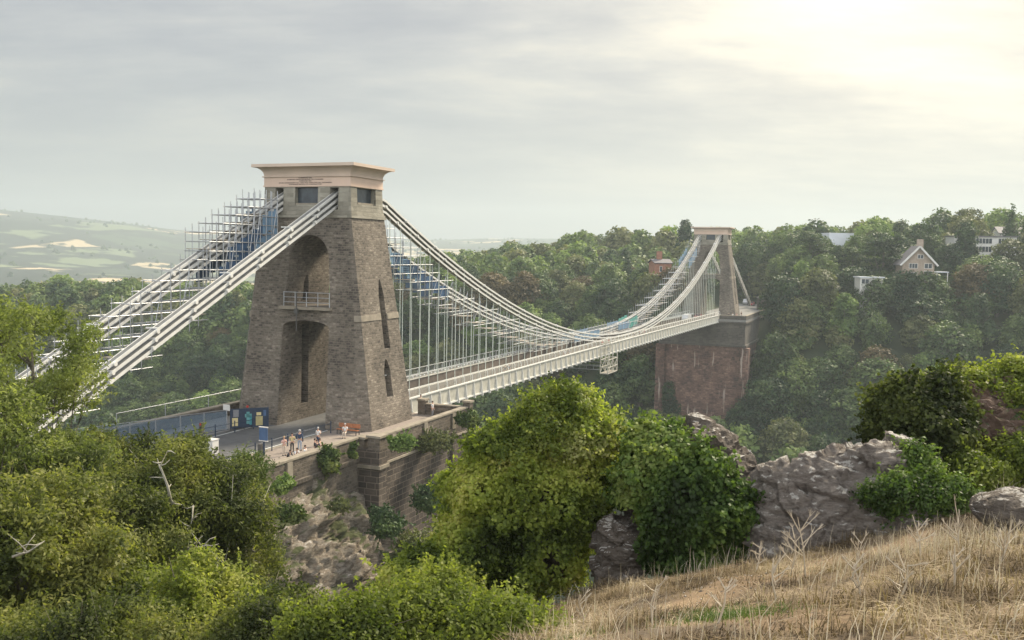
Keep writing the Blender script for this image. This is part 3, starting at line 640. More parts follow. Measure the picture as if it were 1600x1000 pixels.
# ---- scaffolding -------------------------------------------------------------------------------
rs = random.Random(5)
def scaffold(label, s0, s1, step, zf, up, dn, o0, o1, r=0.035, sheets=(), lift=1.6, boards=True, flip=False):
    T = bempty('scaffold', (o0+o1)/2, (s0+s1)/2, 0); tag(T, label, 'scaffolding', 'scaffolding around the bridge chains')
    n = max(1, int(round((s1-s0)/step))); st = (s1-s0)/n
    for i in range(n+1):
        s = s0+i*st; zc = zf(s); u = up(s); d = dn(s)
        for o in ((o0, o1) if n > 14 else (o0, (o0+o1)/2-0.6, (o0+o1)/2+0.6, o1)):
            p = MB(); p.tube([(o, s, zc-d-rs.uniform(0, .5)), (o, s, zc+u+rs.uniform(0, .45))], r, 4); p.build('pole', M['galvanised'], T)
    k = 0
    for i in range(n):
        s = s0+i*st; zc = zf(s+st/2); u = up(s); d = dn(s); lg = MB()
        z = math.floor((zc-d)/lift)*lift+lift*0.5
        while z < zc+u:
            for o in (o0, o1): lg.tube([(o, s-0.12, z), (o, s+st+0.12, z)], r, 4)
            lg.tube([(o0, s, z), (o1, s, z)], r, 4); z += lift if lift > 0.6 else 0.6
        lg.build('ledger', M['galvanised'], T)
        if boards and (n > 24 or i % 2 == 0):
            z = zc-d+0.35
            MB().box(o0+0.05, o1-0.05, s+0.05, s+st-0.05, z, z+0.07).build('platform', M['boards'], T)
            if u > 2: MB().box(o0+0.05, o1-0.05, s+0.05, s+st-0.05, zc+0.75, zc+0.82).build('platform', M['boards'], T)
        if rs.random() < 0.5:
            MB().tube([(o1, s, zc-d*0.9), (o1, s+st, zc+u*0.6)], r, 4).build('brace', M['galvanised'], T)
    for (a, b, za, zb, mat) in sheets:                    # stepped sheets, offsets from the chain
        i = a
        while i < b-0.01:
            e = min(b, i+st); zc = zf((i+e)/2)
            MB().box(o1-0.09, o1-0.05, i+0.03, e-0.03, zc+za, zc+zb).build('sheeting', M[mat], T)
            MB().box(o0+0.05, o0+0.09, i+0.03, e-0.03, zc+za, zc+zb).build('sheeting', M[mat], T); i = e
    return T
zl = lambda s: 23.0+(s+2.0)*0.474
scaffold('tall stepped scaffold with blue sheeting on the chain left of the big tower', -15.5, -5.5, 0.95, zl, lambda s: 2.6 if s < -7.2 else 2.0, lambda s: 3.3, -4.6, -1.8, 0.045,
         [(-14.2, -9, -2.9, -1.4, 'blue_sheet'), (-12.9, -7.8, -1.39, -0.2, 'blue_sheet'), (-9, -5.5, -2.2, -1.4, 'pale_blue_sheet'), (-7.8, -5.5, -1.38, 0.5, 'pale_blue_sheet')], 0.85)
scaffold('lower open scaffold without sheeting hanging under the chain above the left trees', -33, -15.6, 1.15, zl, lambda s: 0.9, lambda s: 4.2+0.8*math.sin(s), -4.1, -2.1, 0.042, [], 0.9)
scaffold('scaffold at lowest end of the left anchor chain seen through foliage', -41, -34.5, 1.6, zl, lambda s: 1.6, lambda s: 2.2, -4.6, -1.7, 0.038, [], 1.1)
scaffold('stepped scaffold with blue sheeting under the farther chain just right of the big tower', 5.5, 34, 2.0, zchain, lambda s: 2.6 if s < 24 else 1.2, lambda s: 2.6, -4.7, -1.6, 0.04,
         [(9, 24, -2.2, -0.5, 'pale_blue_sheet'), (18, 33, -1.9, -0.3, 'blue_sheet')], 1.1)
scaffold('thin stair of platforms under the farther chain left of mid span', 34.5, 84, 2.3, zchain, lambda s: 0.9, lambda s: max(1.2, min(2.6, zchain(s)-zd(s)-1.3)), -4.6, -1.6, 0.038, [], 2.0)
scaffold('low scaffold with blue and green sheets beside the deck at mid span', 88, 135, 2.3, lambda s: max(zchain(s), 2.0), lambda s: 0.6, lambda s: 1.6, -4.5, -1.8, 0.038,
         [(88, 104, -1.2, 0.3, 'pale_blue_sheet'), (118, 127, -1.0, 0.5, 'pale_blue_sheet'), (127, 134, -1.2, 0.8, 'green_sheet')], 1.5)
scaffold('pale scaffold climbing the farther chain towards the far tower with a blue panel', 136, 203, 2.1, zchain, lambda s: 1.5, lambda s: 1.7, -4.6, -1.6, 0.045, [(188, 199, -1.6, 0.9, 'pale_blue_sheet')], 1.5)

# ---- maintenance cradle hung from the deck at mid span ---------------------------------------------
G = bempty('maintenance_cradle', 5.6, 85); tag(G, 'white lattice access cradle hanging from the near side of the deck at mid span', 'access cradle')
o0, o1, s0, s1, z0, z1 = 5.05, 6.5, 82.5, 88.5, -4.1, -1.6
for z, nm in ((z0, 'lower_frame'), (z0+1.1, 'guard_rail'), (z1, 'upper_frame')):
    m = MB()
    for a, b in (((o0, s0), (o1, s0)), ((o1, s0), (o1, s1)), ((o1, s1), (o0, s1)), ((o0, s1), (o0, s0))): m.beam((*a, z), (*b, z), 0.14)
    m.build(nm, M['white_paint'], G)
MB().box(o0, o1, s0, s1, z0-0.08, z0-0.03).build('floor', M['boards'], G)
for o in (o0, o1):
    for s in (s0, (s0+s1)/2, s1): MB().beam((o, s, z0), (o, s, 1.9 if o == o0 and s > s0 else z1+0.9), 0.14).build('post', M['white_paint'], G)
m = MB()
for a, b in ((s0, (s0+s1)/2), ((s0+s1)/2, s1)):
    for o in (o0, o1): m.beam((o, a, z0), (o, b, z1), 0.09); m.beam((o, b, z0), (o, a, z1), 0.09)
for z in (-0.6, 0.4, 1.3): m.beam((o0, s0, z), (o0, s1, z), 0.1)
m.build('bracing', M['white_paint'], G)
m = MB()
for z in (-2.7, -3.5):
    for s in (s0+0.5, s1-0.5): m.beam((-5.5, s, z), (o0, s, z), 0.12)
for k in range(9): m.beam((-5.5+k*1.3, s0+0.5, -3.5), (-5.5+k*1.3, s0+0.5, -2.7), 0.08)
m.build('under_deck_beam', M['galvanised'], G)
# ================================================================ GROUND
def smooth(t): t = np.clip(t, 0, 1); return t*t*(3-2*t)
CTRL = [(0, 0, 16.2), (-6, -10, 16.5), (8, -10, 16.6), (3.3, 6, 15.45), (1.8, 6.5, 15.25), (0.3, 8, 14.55), (7.6, 14, 14.15), (4.8, 14, 13.3), (3.9, 15, 12.95), (1.5, 16, 12.3),
        (-1.8, 9, 13.2), (-4.7, 14, 10.0), (-10, 10, 12.5), (-16, 14, 11.5), (5, 20, 11.0), (0, 21, 9.0), (10, 20, 13.5), (13, 15, 14.6), (15, 8, 15.7), (9, 26, 8.0), (-3, 20, 7.5), (20, 20, 14), (22, 30, 6),
        (-9, 22, 6.0), (-16, 26, 4.5), (-24, 28, 5.0), (-12, 34, 1.5), (-20, 40, 0.0), (-6, 30, 0.5), (0, 34, -6), (8, 40, -18), (-30, 45, -0.3), (-12, 44, -2.0), (-4, 45, -8),
        (-26, 20, 9), (-30, 5, 13), (-20, 60, -1.2), (-16.5, 70, -6), (-12.5, 60, -12.0), (-9.5, 73, -14.0), (-8, 80, -18), (-4, 92, -22), (2, 98, -22), (-4, 70, -14), (4, 80, -28), (-30, 60, -0.6), (-34, 80, -0.6), (-24, 90, -1.5), (30, 0, 17), (35, 15, 14), (40, 30, 0)]
CP = np.array(CTRL, float)
def _k(r): return r
_d = np.sqrt(((CP[:, None, :2]-CP[None, :, :2])**2).sum(-1)); _A = np.block([[_k(_d), np.c_[np.ones(len(CP)), CP[:, :2]]], [np.c_[np.ones(len(CP)), CP[:, :2]].T, np.zeros((3, 3))]])
_w = np.linalg.solve(_A, np.r_[CP[:, 2], 0, 0, 0])
def local_h(X, Y):
    sh = X.shape; X = X.ravel(); Y = Y.ravel()
    d = np.sqrt((X[:, None]-CP[None, :, 0])**2+(Y[:, None]-CP[None, :, 1])**2)
    return (_k(d)@_w[:-3]+_w[-3]+_w[-2]*X+_w[-1]*Y).reshape(sh)
def vnoise(X, Y, sc, seed=0):                            # smooth value noise, vectorised
    x = X/sc+seed*17.3; y = Y/sc-seed*9.1; xi = np.floor(x); yi = np.floor(y); fx = smooth(x-xi); fy = smooth(y-yi)
    def h(i, j): v = np.sin(i*127.1+j*311.7+seed*74.7)*43758.5453; return v-np.floor(v)
    return (h(xi, yi)*(1-fx)+h(xi+1, yi)*fx)*(1-fy)+(h(xi, yi+1)*(1-fx)+h(xi+1, yi+1)*fx)*fy-0.5
PL_AZ = [-.60, -.45, -.27, -.12, -.02, .07, .18, .27, .34, .42, .53, .7]
PL_H = [-26, -25, -20, -6, 2, 11.5, 13.5, 15, 16, 17, 22, 25]
def ground(X, Y):
    X = np.asarray(X, float); Y = np.asarray(Y, float)
    dX = X-BN[0]; dY = Y-BN[1]; s = dX*BA[0]+dY*BA[1]; o = dX*BR[0]+dY*BR[1]
    az = np.where(Y > 20, X/np.maximum(Y, 20), np.where(X > 0, .7, -.6)); az = np.clip(az, -.6, .7)
    plate = np.interp(az, PL_AZ, PL_H)
    lowl = np.interp(az, [-.5, -.2, -.07], [-14, -12, 0])
    wob = vnoise(X, Y, 45, 3)*16
    rimn = np.interp(o, [-60, -15, 12, 20, 35, 50, 80], [10, 8, 6, -18, -34, -56, -64])
    near = np.interp(s-rimn, [-20, 0, 12, 40, 70], [-0.6, -2.5, -24, -60, -75])
    near = np.where(o > 30, near+np.interp(o, [30, 55, 90], [0, 8, 14])*np.clip(1-(s-rimn)/40, 0, 1), near)
    near = near+np.where(s > -40, np.interp(o, [-70, -32, -15, -11.5], [-50, -30, -4, 0]), 0)*np.clip((s+40)/15, 0, 1)
    sf = s+wob*np.clip((s-140)/40, 0, 1)*np.clip((np.abs(o-0)-20)/20, 0, 1)
    far_rise = np.interp(sf, [100, 135, 170, 201, 216, 232, 262, 330], [-75, -73, -55, -34, -17, -4.0, -1.0, 1.0])
    pk = smooth((sf-np.interp(az, [.17, .30], [245, 203]))/np.interp(az, [.17, .30], [150, 112]))
    far = far_rise+lowl*smooth((s-165)/60)*(1-smooth((s-245)/150)*0.5)+np.where(plate > 0, plate, plate*0.9)*pk
    z = np.where(s > 85, far, near)
    m = smooth((s-230)/40)*smooth((15-np.abs(o))/5)*smooth((312-s)/10)
    z = z*(1-m)+(-2.6)*m
    # local hill under the camera
    r = np.sqrt(X**2+Y**2); wl = smooth((112-r)/22)*smooth((s < 14)*1.0)*np.where(X < 45, 1, np.clip(1-(X-45)/20, 0, 1))
    lh = np.clip(local_h(X, Y), -70, 22) if X.size else z
    wl = wl*smooth((44-np.abs(X-2))/14)*smooth((12-s)/8)
    z = z*(1-wl)+lh*wl
    # beyond the plateau: valley and far hills
    R = r
    back = smooth((R-620)/500)
    az2 = np.clip(X/np.maximum(Y, 1), -.65, .7)
    hill = np.interp(az2, [-.65, -.53, -.47, -.40, -.345, -.28, -.12, 0, .1, .2], [165, 146, 130, 100, 70, 52, 60, 68, 58, 52])
    farh = -62+(hill+62)*smooth((R-1700)/2700)+vnoise(X, Y, 520, 5)*34*smooth((R-1500)/900)+vnoise(X, Y, 170, 6)*10*smooth((R-1500)/900)
    z = np.where(Y > 0, z*(1-back)+farh*back, z)
    z = z+vnoise(X, Y, 9, 1)*np.clip((r-40)/60, 0, 1)*1.2+vnoise(X, Y, 2.2, 2)*0.18*np.clip((r-2)/6, 0, 1)+vnoise(X, Y, 0.7, 4)*0.06
    tb = smooth((o+10.5)/0.5)*smooth((13.0-o)/0.6)*smooth((7.6-s)/0.6)*smooth((s+60)/3)   # stay under the terrace
    z = np.where(tb > 0, np.minimum(z, -0.75*tb+z*(1-tb)), z)
    return z
def gz(x, y): return float(ground(np.array([x]), np.array([y]))[0])
fr = np.radians(np.arange(-36, 36.01, 0.22)); bk = np.radians(np.arange(38, 322.1, 4.0)); ang = np.r_[fr, bk]; na = len(ang)
rad = np.exp(np.linspace(math.log(1.2), math.log(7000), 330)); nr = len(rad)
AX = np.sin(ang)[:, None]*rad[None, :]; AY = np.cos(ang)[:, None]*rad[None, :]; AZ = ground(AX, AY)
V = np.stack([AX, AY, AZ], -1).reshape(-1, 3); V = np.vstack([V, [[0, 0, gz(0, 0)]]])
ii = np.arange(na)[:, None]*nr+np.arange(nr-1)[None, :]; jj = (np.roll(np.arange(na), -1))[:, None]*nr+np.arange(nr-1)[None, :]
F = np.stack([ii, jj, jj+1, ii+1], -1).reshape(-1, 4)
cap = np.array([[a*nr, len(V)-1, len(V)-1, ((a+1) % na)*nr] for a in range(na)])
RR = np.sqrt(V[:, 0]**2+V[:, 1]**2)
dry = smooth((V[:, 2]-8.5+vnoise(V[:, 0], V[:, 1], 3, 9)*3)/2.5)*smooth((40-RR)/8)
fld = smooth((RR-900)/500)
PATH = np.array([at(1400, 835, 14.5)[:2], at(1250, 868, 13.8)[:2], at(1150, 895, 13.0)[:2], at(1085, 925, 11.5)[:2], at(1120, 960, 9.6)[:2], at(1240, 1000, 7.6)[:2]])
def path_dist(X, Y):
    d = np.full(np.shape(X), 99.0)
    for a_, b_ in zip(PATH[:-1], PATH[1:]):
        ab = b_-a_; t_ = np.clip(((X-a_[0])*ab[0]+(Y-a_[1])*ab[1])/(ab@ab), 0, 1); d = np.minimum(d, np.hypot(X-a_[0]-ab[0]*t_, Y-a_[1]-ab[1]*t_))
    return d
pth = smooth((0.62-path_dist(V[:, 0], V[:, 1])-vnoise(V[:, 0], V[:, 1], 0.8, 40)*0.9)/0.5)
m, nt, b = newmat('ground'); b.inputs['Roughness'].default_value = 0.95
t = N_(nt, 'ShaderNodeTexCoord'); geo = N_(nt, 'ShaderNodeNewGeometry'); P = geo.outputs['Position']
a1 = N_(nt, 'ShaderNodeAttribute'); a1.attribute_name = 'dry'; a2 = N_(nt, 'ShaderNodeAttribute'); a2.attribute_name = 'field'
n1_ = N_(nt, 'ShaderNodeTexNoise'); n1_.inputs['Scale'].default_value = 0.16; n1_.inputs['Detail'].default_value = 8; L_(nt, P, n1_.inputs[0])
green = ramp(nt, n1_.outputs[0], [(0.3, (0.012, 0.02, 0.008)), (0.55, (0.028, 0.042, 0.014)), (0.75, (0.06, 0.06, 0.028))])
n2_ = N_(nt, 'ShaderNodeTexNoise'); n2_.inputs['Scale'].default_value = 1.1; n2_.inputs['Detail'].default_value = 9; n2_.inputs['Roughness'].default_value = 0.7; L_(nt, P, n2_.inputs[0])
straw = ramp(nt, n2_.outputs[0], [(0.3, (0.055, 0.038, 0.023)), (0.5, (0.12, 0.085, 0.05)), (0.7, (0.22, 0.16, 0.10))])
vo = N_(nt, 'ShaderNodeTexVoronoi'); vo.inputs['Scale'].default_value = 0.0042; vo.inputs['Randomness'].default_value = 0.9
mp_ = N_(nt, 'ShaderNodeMapping'); mp_.inputs['Scale'].default_value = (1.0, 0.62, 0); mp_.inputs['Rotation'].default_value = (0, 0, 0.4); L_(nt, P, mp_.inputs[0])
nd_ = N_(nt, 'ShaderNodeTexNoise'); nd_.inputs['Scale'].default_value = 0.004; nd_.inputs['Detail'].default_value = 3; L_(nt, mp_.outputs[0], nd_.inputs[0])
vv = N_(nt, 'ShaderNodeVectorMath'); vv.operation = 'MULTIPLY_ADD'; L_(nt, nd_.outputs['Color'], vv.inputs[0]); vv.inputs[1].default_value = (150, 150, 0); L_(nt, mp_.outputs[0], vv.inputs[2])
L_(nt, vv.outputs[0], vo.inputs['Vector'])
sepc = N_(nt, 'ShaderNodeSeparateColor'); L_(nt, vo.outputs['Color'], sepc.inputs[0])
fcol = ramp(nt, sepc.outputs[0], [(0.0, (0.03, 0.05, 0.022)), (0.30, (0.045, 0.07, 0.028)), (0.34, (0.13, 0.165, 0.08)), (0.52, (0.18, 0.21, 0.10)), (0.56, (0.46, 0.37, 0.22)), (0.71, (0.55, 0.43, 0.26)), (0.74, (0.04, 0.065, 0.028)), (0.9, (0.08, 0.12, 0.045))], 'CONSTANT')
nw = N_(nt, 'ShaderNodeTexNoise'); nw.inputs['Scale'].default_value = 0.009; nw.inputs['Detail'].default_value = 6; L_(nt, P, nw.inputs[0])
wf = ramp(nt, nw.outputs[0], [(0.47, (0, 0, 0)), (0.51, (1, 1, 1))])
ve = N_(nt, 'ShaderNodeTexVoronoi'); ve.feature = 'DISTANCE_TO_EDGE'; ve.inputs['Scale'].default_value = 0.0042; ve.inputs['Randomness'].default_value = 0.9; L_(nt, vv.outputs[0], ve.inputs['Vector'])
hedge = ramp(nt, ve.outputs['Distance'], [(0.05, (1, 1, 1)), (0.08, (0, 0, 0))])
fc2 = mixc(nt, wf.outputs[0], fcol.outputs[0], (0.012, 0.022, 0.010)); fc2 = mixc(nt, hedge.outputs[0], fc2, (0.010, 0.018, 0.008))
n3_ = N_(nt, 'ShaderNodeTexNoise'); n3_.inputs['Scale'].default_value = 0.55; n3_.inputs['Detail'].default_value = 6; L_(nt, P, n3_.inputs[0])
er_ = ramp(nt, n3_.outputs[0], [(0.5, (0, 0, 0)), (0.56, (1, 1, 1))]); a3 = N_(nt, 'ShaderNodeAttribute'); a3.attribute_name = 'path'
earth = ramp(nt, n2_.outputs[0], [(0.3, (0.12, 0.078, 0.042)), (0.7, (0.25, 0.17, 0.095))])
strw = mixc(nt, mathn(nt, 'MULTIPLY', er_.outputs[0], 0.5), straw.outputs[0], earth.outputs[0]); strw = mixc(nt, a3.outputs['Fac'], strw, earth.outputs[0])
c_ = mixc(nt, a1.outputs['Fac'], green.outputs[0], strw); c_ = mixc(nt, a2.outputs['Fac'], c_, fc2)
L_(nt, c_, b.inputs['Base Color'])
bp = N_(nt, 'ShaderNodeBump'); bp.inputs['Strength'].default_value = 0.6; bp.inputs['Distance'].default_value = 0.1; L_(nt, n2_.outputs[0], bp.inputs['Height']); L_(nt, bp.outputs[0], b.inputs['Normal'])
gme = np_mesh('ground', V, np.vstack([F]), m, True, None, dict(dry=dry, field=fld, path=pth))
G_ = link('ground', gme); tag(G_, kind='structure')
# river far down in the gorge
mw, nt, b = newmat('river_water'); b.inputs['Base Color'].default_value = (0.10, 0.09, 0.06, 1); b.inputs['Roughness'].default_value = 0.15
rv = MB()
rv.box(-500, 500, 66, 128, -74.0, -73.4)
ro_ = rv.mesh('river', mw, (0, 0, 0)); x, y = SO(0, 0); tag(link('river', ro_, None, (x, y, 0), -YAW), kind='structure')

# ================================================================ LEAVES, TREES
def leaf_quads(Cn, Nn, L, W, rng, spread=0.6):
    """diamond leaves at Cn facing roughly Nn"""
    n = len(Cn); nn = Nn+rng.normal(0, spread, (n, 3)); nn /= np.linalg.norm(nn, axis=1)[:, None]+1e-9
    t = rng.normal(0, 1, (n, 3)); u = np.cross(nn, t); u /= np.linalg.norm(u, axis=1)[:, None]+1e-9; v = np.cross(nn, u)
    l = (L*(0.7+0.6*rng.random(n)))[:, None]/2; w = (W*(0.7+0.6*rng.random(n)))[:, None]/2
    V = np.stack([Cn-u*l, Cn+v*w, Cn+u*l, Cn-v*w], 1).reshape(-1, 3)
    F = np.arange(n*4).reshape(-1, 4); return V, F
def lobes_points(lobes, n, rng, shell=0.55, up=0.35, cut=True):
    """points spread through the outer part of ellipsoid lobes, with outward normals"""
    lob = np.array(lobes, float); vol = (lob[:, 3]*lob[:, 4]+lob[:, 3]*lob[:, 5]+lob[:, 4]*lob[:, 5]); pr = vol/vol.sum()
    k = rng.choice(len(lob), n, p=pr); d = rng.normal(0, 1, (n, 3)); d[:, 2] += up*0.6; d /= np.linalg.norm(d, axis=1)[:, None]
    r = shell+(1-shell)*rng.random(n)**0.6
    c = lob[k, :3]+d*lob[k, 3:6]*r[:, None]
    if cut:
        inside = np.zeros(n, bool)
        for i, L in enumerate(lob):
            q = ((c-L[:3])/(L[3:6]*0.72)); inside |= ((q**2).sum(1) < 1) & (k != i)
        c = c[~inside]; d = d[~inside]
    nn = d*1.0; nn[:, 2] += up; return c, nn
def clusters(c, nn, per, rad, rng, flat=0.5):
    n = len(c); C2 = np.repeat(c, per, 0)+rng.normal(0, 1, (n*per, 3))*rad*np.array([1, 1, flat]); N2 = np.repeat(nn, per, 0)
    return C2, N2
def crown_lobes(kind, R, H, rng):
    L = []
    if kind in ('round', 'dome'): L += [(math.cos(k*2.1)*R*0.45, math.sin(k*2.1)*R*0.45, H*(0.24+0.05*k), R*0.5, R*0.5, H*0.17) for k in range(4)]
    if kind == 'round':
        n = 11
        for i in range(n):
            a = 2*PI*i/n*2.4; t = i/n; rr = R*0.62*math.sqrt(1-abs(t-0.3)**1.5) * (0.75+0.4*rng.random()); z = H*(0.42+0.45*t)
            s = R*(0.36+0.2*rng.random()); L.append((math.cos(a)*rr*(1-0.5*t), math.sin(a)*rr*(1-0.5*t), z, s, s, s*0.75))
        L.append((0, 0, H*0.82, R*0.45, R*0.45, R*0.42)); L.append((0, 0, H*0.55, R*0.6, R*0.6, H*0.25))
    elif kind == 'dome':
        n = 16
        for i in range(n):
            a = i*2.4; t = (i+0.5)/n; z = H*(0.92-0.55*t); rr = R*math.sqrt(t)*0.78; s = R*(0.26+0.14*rng.random()); L.append((math.cos(a)*rr, math.sin(a)*rr, z, s, s, s*0.8))
        L.append((0, 0, H*0.5, R*0.65, R*0.65, H*0.3))
    elif kind == 'tall':
        for i in range(13):
            t = i/12; a = i*2.2; rr = R*0.45*(1-t*0.75); s = R*(0.42-0.18*t)*(0.8+0.4*rng.random()); L.append((math.cos(a)*rr, math.sin(a)*rr, H*(0.25+0.68*t), s, s, s*1.0))
    elif kind == 'cedar':
        for i in range(16):
            t = i/15; a = i*2.0; rr = R*(0.75-0.45*t)*(0.6+0.5*rng.random()); s = R*(0.42-0.16*t); L.append((math.cos(a)*rr, math.sin(a)*rr, H*(0.30+0.64*t), s*1.2, s*1.2, H*0.035))
    elif kind == 'pine':
        for i in range(10):
            t = i/9; L.append((0, 0, H*(0.15+0.8*t), R*(0.95-0.85*t), R*(0.95-0.85*t), H*0.07))
    return L
def trunk_mesh(H, r0, rng, limbs=5, R=3.0, n=6):
    m = MB(); top = Vector(((rng.random()-.5)*H*0.08, (rng.random()-.5)*H*0.08, H*0.72))
    m.tube([(0, 0, -1.2), (0, 0, H*0.1), top*0.5+Vector((0.1, 0, 0)), top], [r0*1.25, r0, r0*0.7, r0*0.25], n)
    for i in range(limbs):
        a = i*2.4+rng.random(); t = 0.35+0.4*i/limbs; st = top*t; e = Vector((math.cos(a)*R*0.7, math.sin(a)*R*0.7, H*(0.5+0.3*rng.random())))
        mid = (st+e)/2+Vector((0, 0, -0.03*H)); m.tube([st, mid, e], [r0*0.42, r0*0.28, r0*0.08], 5)
    return m
# prototypes of the far wood's trees (unit metres, base at origin)
KINDS = {}
def proto(key, kind, R, H, nleaf, lsize, mat, seed, bark='bark', shell=0.5, flatn=False):
    rng = np.random.default_rng(seed); L = crown_lobes(kind, R, H, rng)
    c, nn = lobes_points(L, nleaf//5, rng, shell, 0.5)
    c, nn = clusters(c, nn, 5, lsize*0.7, rng, 0.5)
    if flatn: nn = nn*0.2+np.array([0, 0, 1.0])
    Vq, Fq = leaf_quads(c, nn, lsize*1.15, lsize*0.85, rng, 0.55)
    me = np_mesh('crown', Vq, Fq, M[mat]); tm = trunk_mesh(H, max(0.22, R*0.06), rng, 5, R).mesh('trunk', M[bark])
    KINDS[key] = (me, tm, R, H)
proto('round_a', 'round', 6.3, 14, 8500, 0.62, 'leaf_mid', 1)
proto('round_b', 'round', 5.6, 12, 8000, 0.58, 'leaf_mid', 2)
proto('dome_a', 'dome', 7.4, 15, 9500, 0.62, 'leaf_mid', 3)
proto('dome_b', 'dome', 6.2, 11, 8500, 0.58, 'leaf_mid', 4)
proto('tall_a', 'tall', 5.6, 14, 6500, 0.58, 'leaf_mid', 5)
proto('round_c', 'round', 7.0, 13, 9000, 0.62, 'leaf_mid', 6)
proto('cedar', 'cedar', 9.0, 19, 9000, 0.6, 'leaf_dark', 7, shell=0.1, flatn=True)
proto('pine', 'pine', 5.2, 19, 6000, 0.55, 'leaf_dark', 8, shell=0.2)
KNAME = dict(round_a='broadleaf_tree', round_b='broadleaf_tree', dome_a='broadleaf_tree', dome_b='broadleaf_tree', round_c='broadleaf_tree', tall_a='tall_tree', cedar='cedar_tree', pine='conifer_tree')
def put_tree(key, x, y, z, sc, rz, mat=None, scz=1.0):
    cm, tm, R, H = KINDS[key]
    e = empty(KNAME[key], (x, y, z), rz); e.scale = (sc, sc, sc*scz)
    t = link('trunk', tm, e); c = link('crown', cm, e)
    if mat:
        c.material_slots[0].link = 'OBJECT'; c.material_slots[0].material = M[mat]
    return e
# ---- the wood on the far side ----------------------------------------------------------------------
TREES = []
rt = random.Random(11)
def ok_spot(s, o):
    if abs(o) < 17 and 190 < s < 236: return False
    if abs(o) < 11 and 232 <= s < 303: return False
    if 190 < s < 203 and abs(o) < 19: return False
    return True
clear = [(at(1310, 400, 374)[:2], 9), (at(1428, 430, 307)[:2], 9), (at(1522, 400, 332)[:2], 9), (at(1548, 400, 332)[:2], 9), (at(1590, 370, 374)[:2], 9), (at(1031, 420, 330)[:2], 6), (at(1357, 440, 300)[:2], 6)]
cand = []
s = 128
while s < 520:
    st = 8.6 if s < 250 else 11.0 if s < 330 else 13.5
    o = -330
    while o < 210:
        s2 = s+rt.uniform(-3.5, 3.5); o2 = o+rt.uniform(-3.5, 3.5); o += st
        if not ok_spot(s2, o2): continue
        X, Y = SO(s2, o2)
        px, py = project((X, Y, 5))
        if px < -60 or px > 1680 or Y < 60: continue
        if any((X-c[0])**2+(Y-c[1])**2 < r*r for c, r in clear): continue
        cand.append((X, Y, s2, o2))
    s += st
zs = ground(np.array([c[0] for c in cand]), np.array([c[1] for c in cand]))
keep = []
for (X, Y, s2, o2), z in zip(cand, zs):
    px, py = project((X, Y, z+13))
    if py > 730: continue
    if 1000 < px and py > 735: continue
    # in front of buildings: keep low
    keep.append([X, Y, s2, o2, float(z), px, py])
print('near gap', [ (round(k[2]),round(k[3]),round(k[4])) for k in keep if (k[0]-97)**2+(k[1]-288)**2<200]); keep.sort(key=lambda k: k[1])
print('tree candidates', len(keep))
# ================================================================ THE WOOD
cols = [('leaf_dark', 'dark green'), ('leaf_mid', 'mid green'), ('leaf_olive', 'olive green'), ('leaf_light', 'light green'), ('leaf_brown', 'reddish brown')]
shp = dict(round_a='rounded', round_b='rounded', round_c='broad', dome_a='domed', dome_b='low domed', tall_a='tall narrow', cedar='layered', pine='pointed')
def zone(px):
    return 'left of the big tower' if px < 400 else 'behind the big tower' if px < 620 else 'right of big tower' if px < 830 else 'above mid span' if px < 1030 else 'near the far tower' if px < 1210 else 'below the houses' if px < 1420 else 'at far right'
def hidden(px, py):
    return (px < 440 and py > 600+0.25*px) or (440 < px < 640 and py > 640) or (400 < px < 590) or (690 < px < 1190 and py > 640) or (px > 1380 and py > 590) or (640 <= px <= 690 and py > 655) or py > 700
inds = []; rest = []
for k in keep:
    X, Y, s2, o2, z, px, py = k
    (rest if hidden(px, py) or Y > 470 or len(inds) >= 272 else inds).append(k)
print('individual', len(inds), 'rest', len(rest))
def mat_for(k, r):
    X, Y, s2, o2, z, px, py = k
    v = r.random()
    if px < 1210 and 620 < px < 1060 and s2 > 200: w = [.34, .60, .76, .84, 1]     # browner crowns here
    else: w = [.34, .68, .84, .95, 1]
    return next(i for i, t in enumerate(w) if v <= t)
occupied = {}
recs = []
rq = random.Random(21)
# keep the views of the houses open: trees in front of them are lower
OPEN = [(1270, 1345, 384, 372), (1462, 1580, 405, 330), (1400, 1462, 436, 305), (1548, 1600, 372, 372), (1010, 1046, 424, 330), (1158, 1200, 478, 420)]
def fit(X, Y, z, H, sc):
    px = project((X, Y, z+H*sc))[0]
    for (a, b_, yb, Yb) in OPEN:
        if Y < Yb+6 and a-14 < px < b_+14:
            while sc > 0.2 and project((X, Y, z+H*sc*0.97))[1] < yb: sc *= 0.9
    return sc
for k in inds:
    X, Y, s2, o2, z, px, py = k
    mi = mat_for(k, rq); key = rq.choice(['round_a', 'round_b', 'round_c', 'dome_a', 'dome_b', 'round_a', 'dome_a', 'tall_a'] + (['pine'] if s2 > 250 else []))
    sc = rq.choice([rq.uniform(0.74, 0.9), rq.uniform(0.85, 1.1), rq.uniform(1.0, 1.35)])
    if key == 'pine': mi = 0; sc *= 0.8
    if s2 < 165: sc *= 0.9
    if -40 < o2 < 30 and s2 < 215: sc *= 0.8
    sz = rq.uniform(0.85, 1.1)
    if px < 400: sc *= 0.95
    sc = fit(X, Y, z, KINDS[key][3]*sz, sc)
    if sc < 0.3: continue
    e = put_tree(key, X, Y, z-0.4, sc, rq.uniform(0, 6.28), cols[mi][0], sz)
    top = project((X, Y, z+KINDS[key][3]*sc*sz))
    recs.append((e, cols[mi][1], shp[key], px, top[1], key))
def row_of(px, py): return 'on the skyline' if py < 405 else 'high up' if py < 470 else 'half way up' if py < 545 else 'low down'
from collections import defaultdict
bins = defaultdict(list)
for r in recs: bins[(zone(r[3]), row_of(r[3], r[4]), r[1], r[2])].append(r)
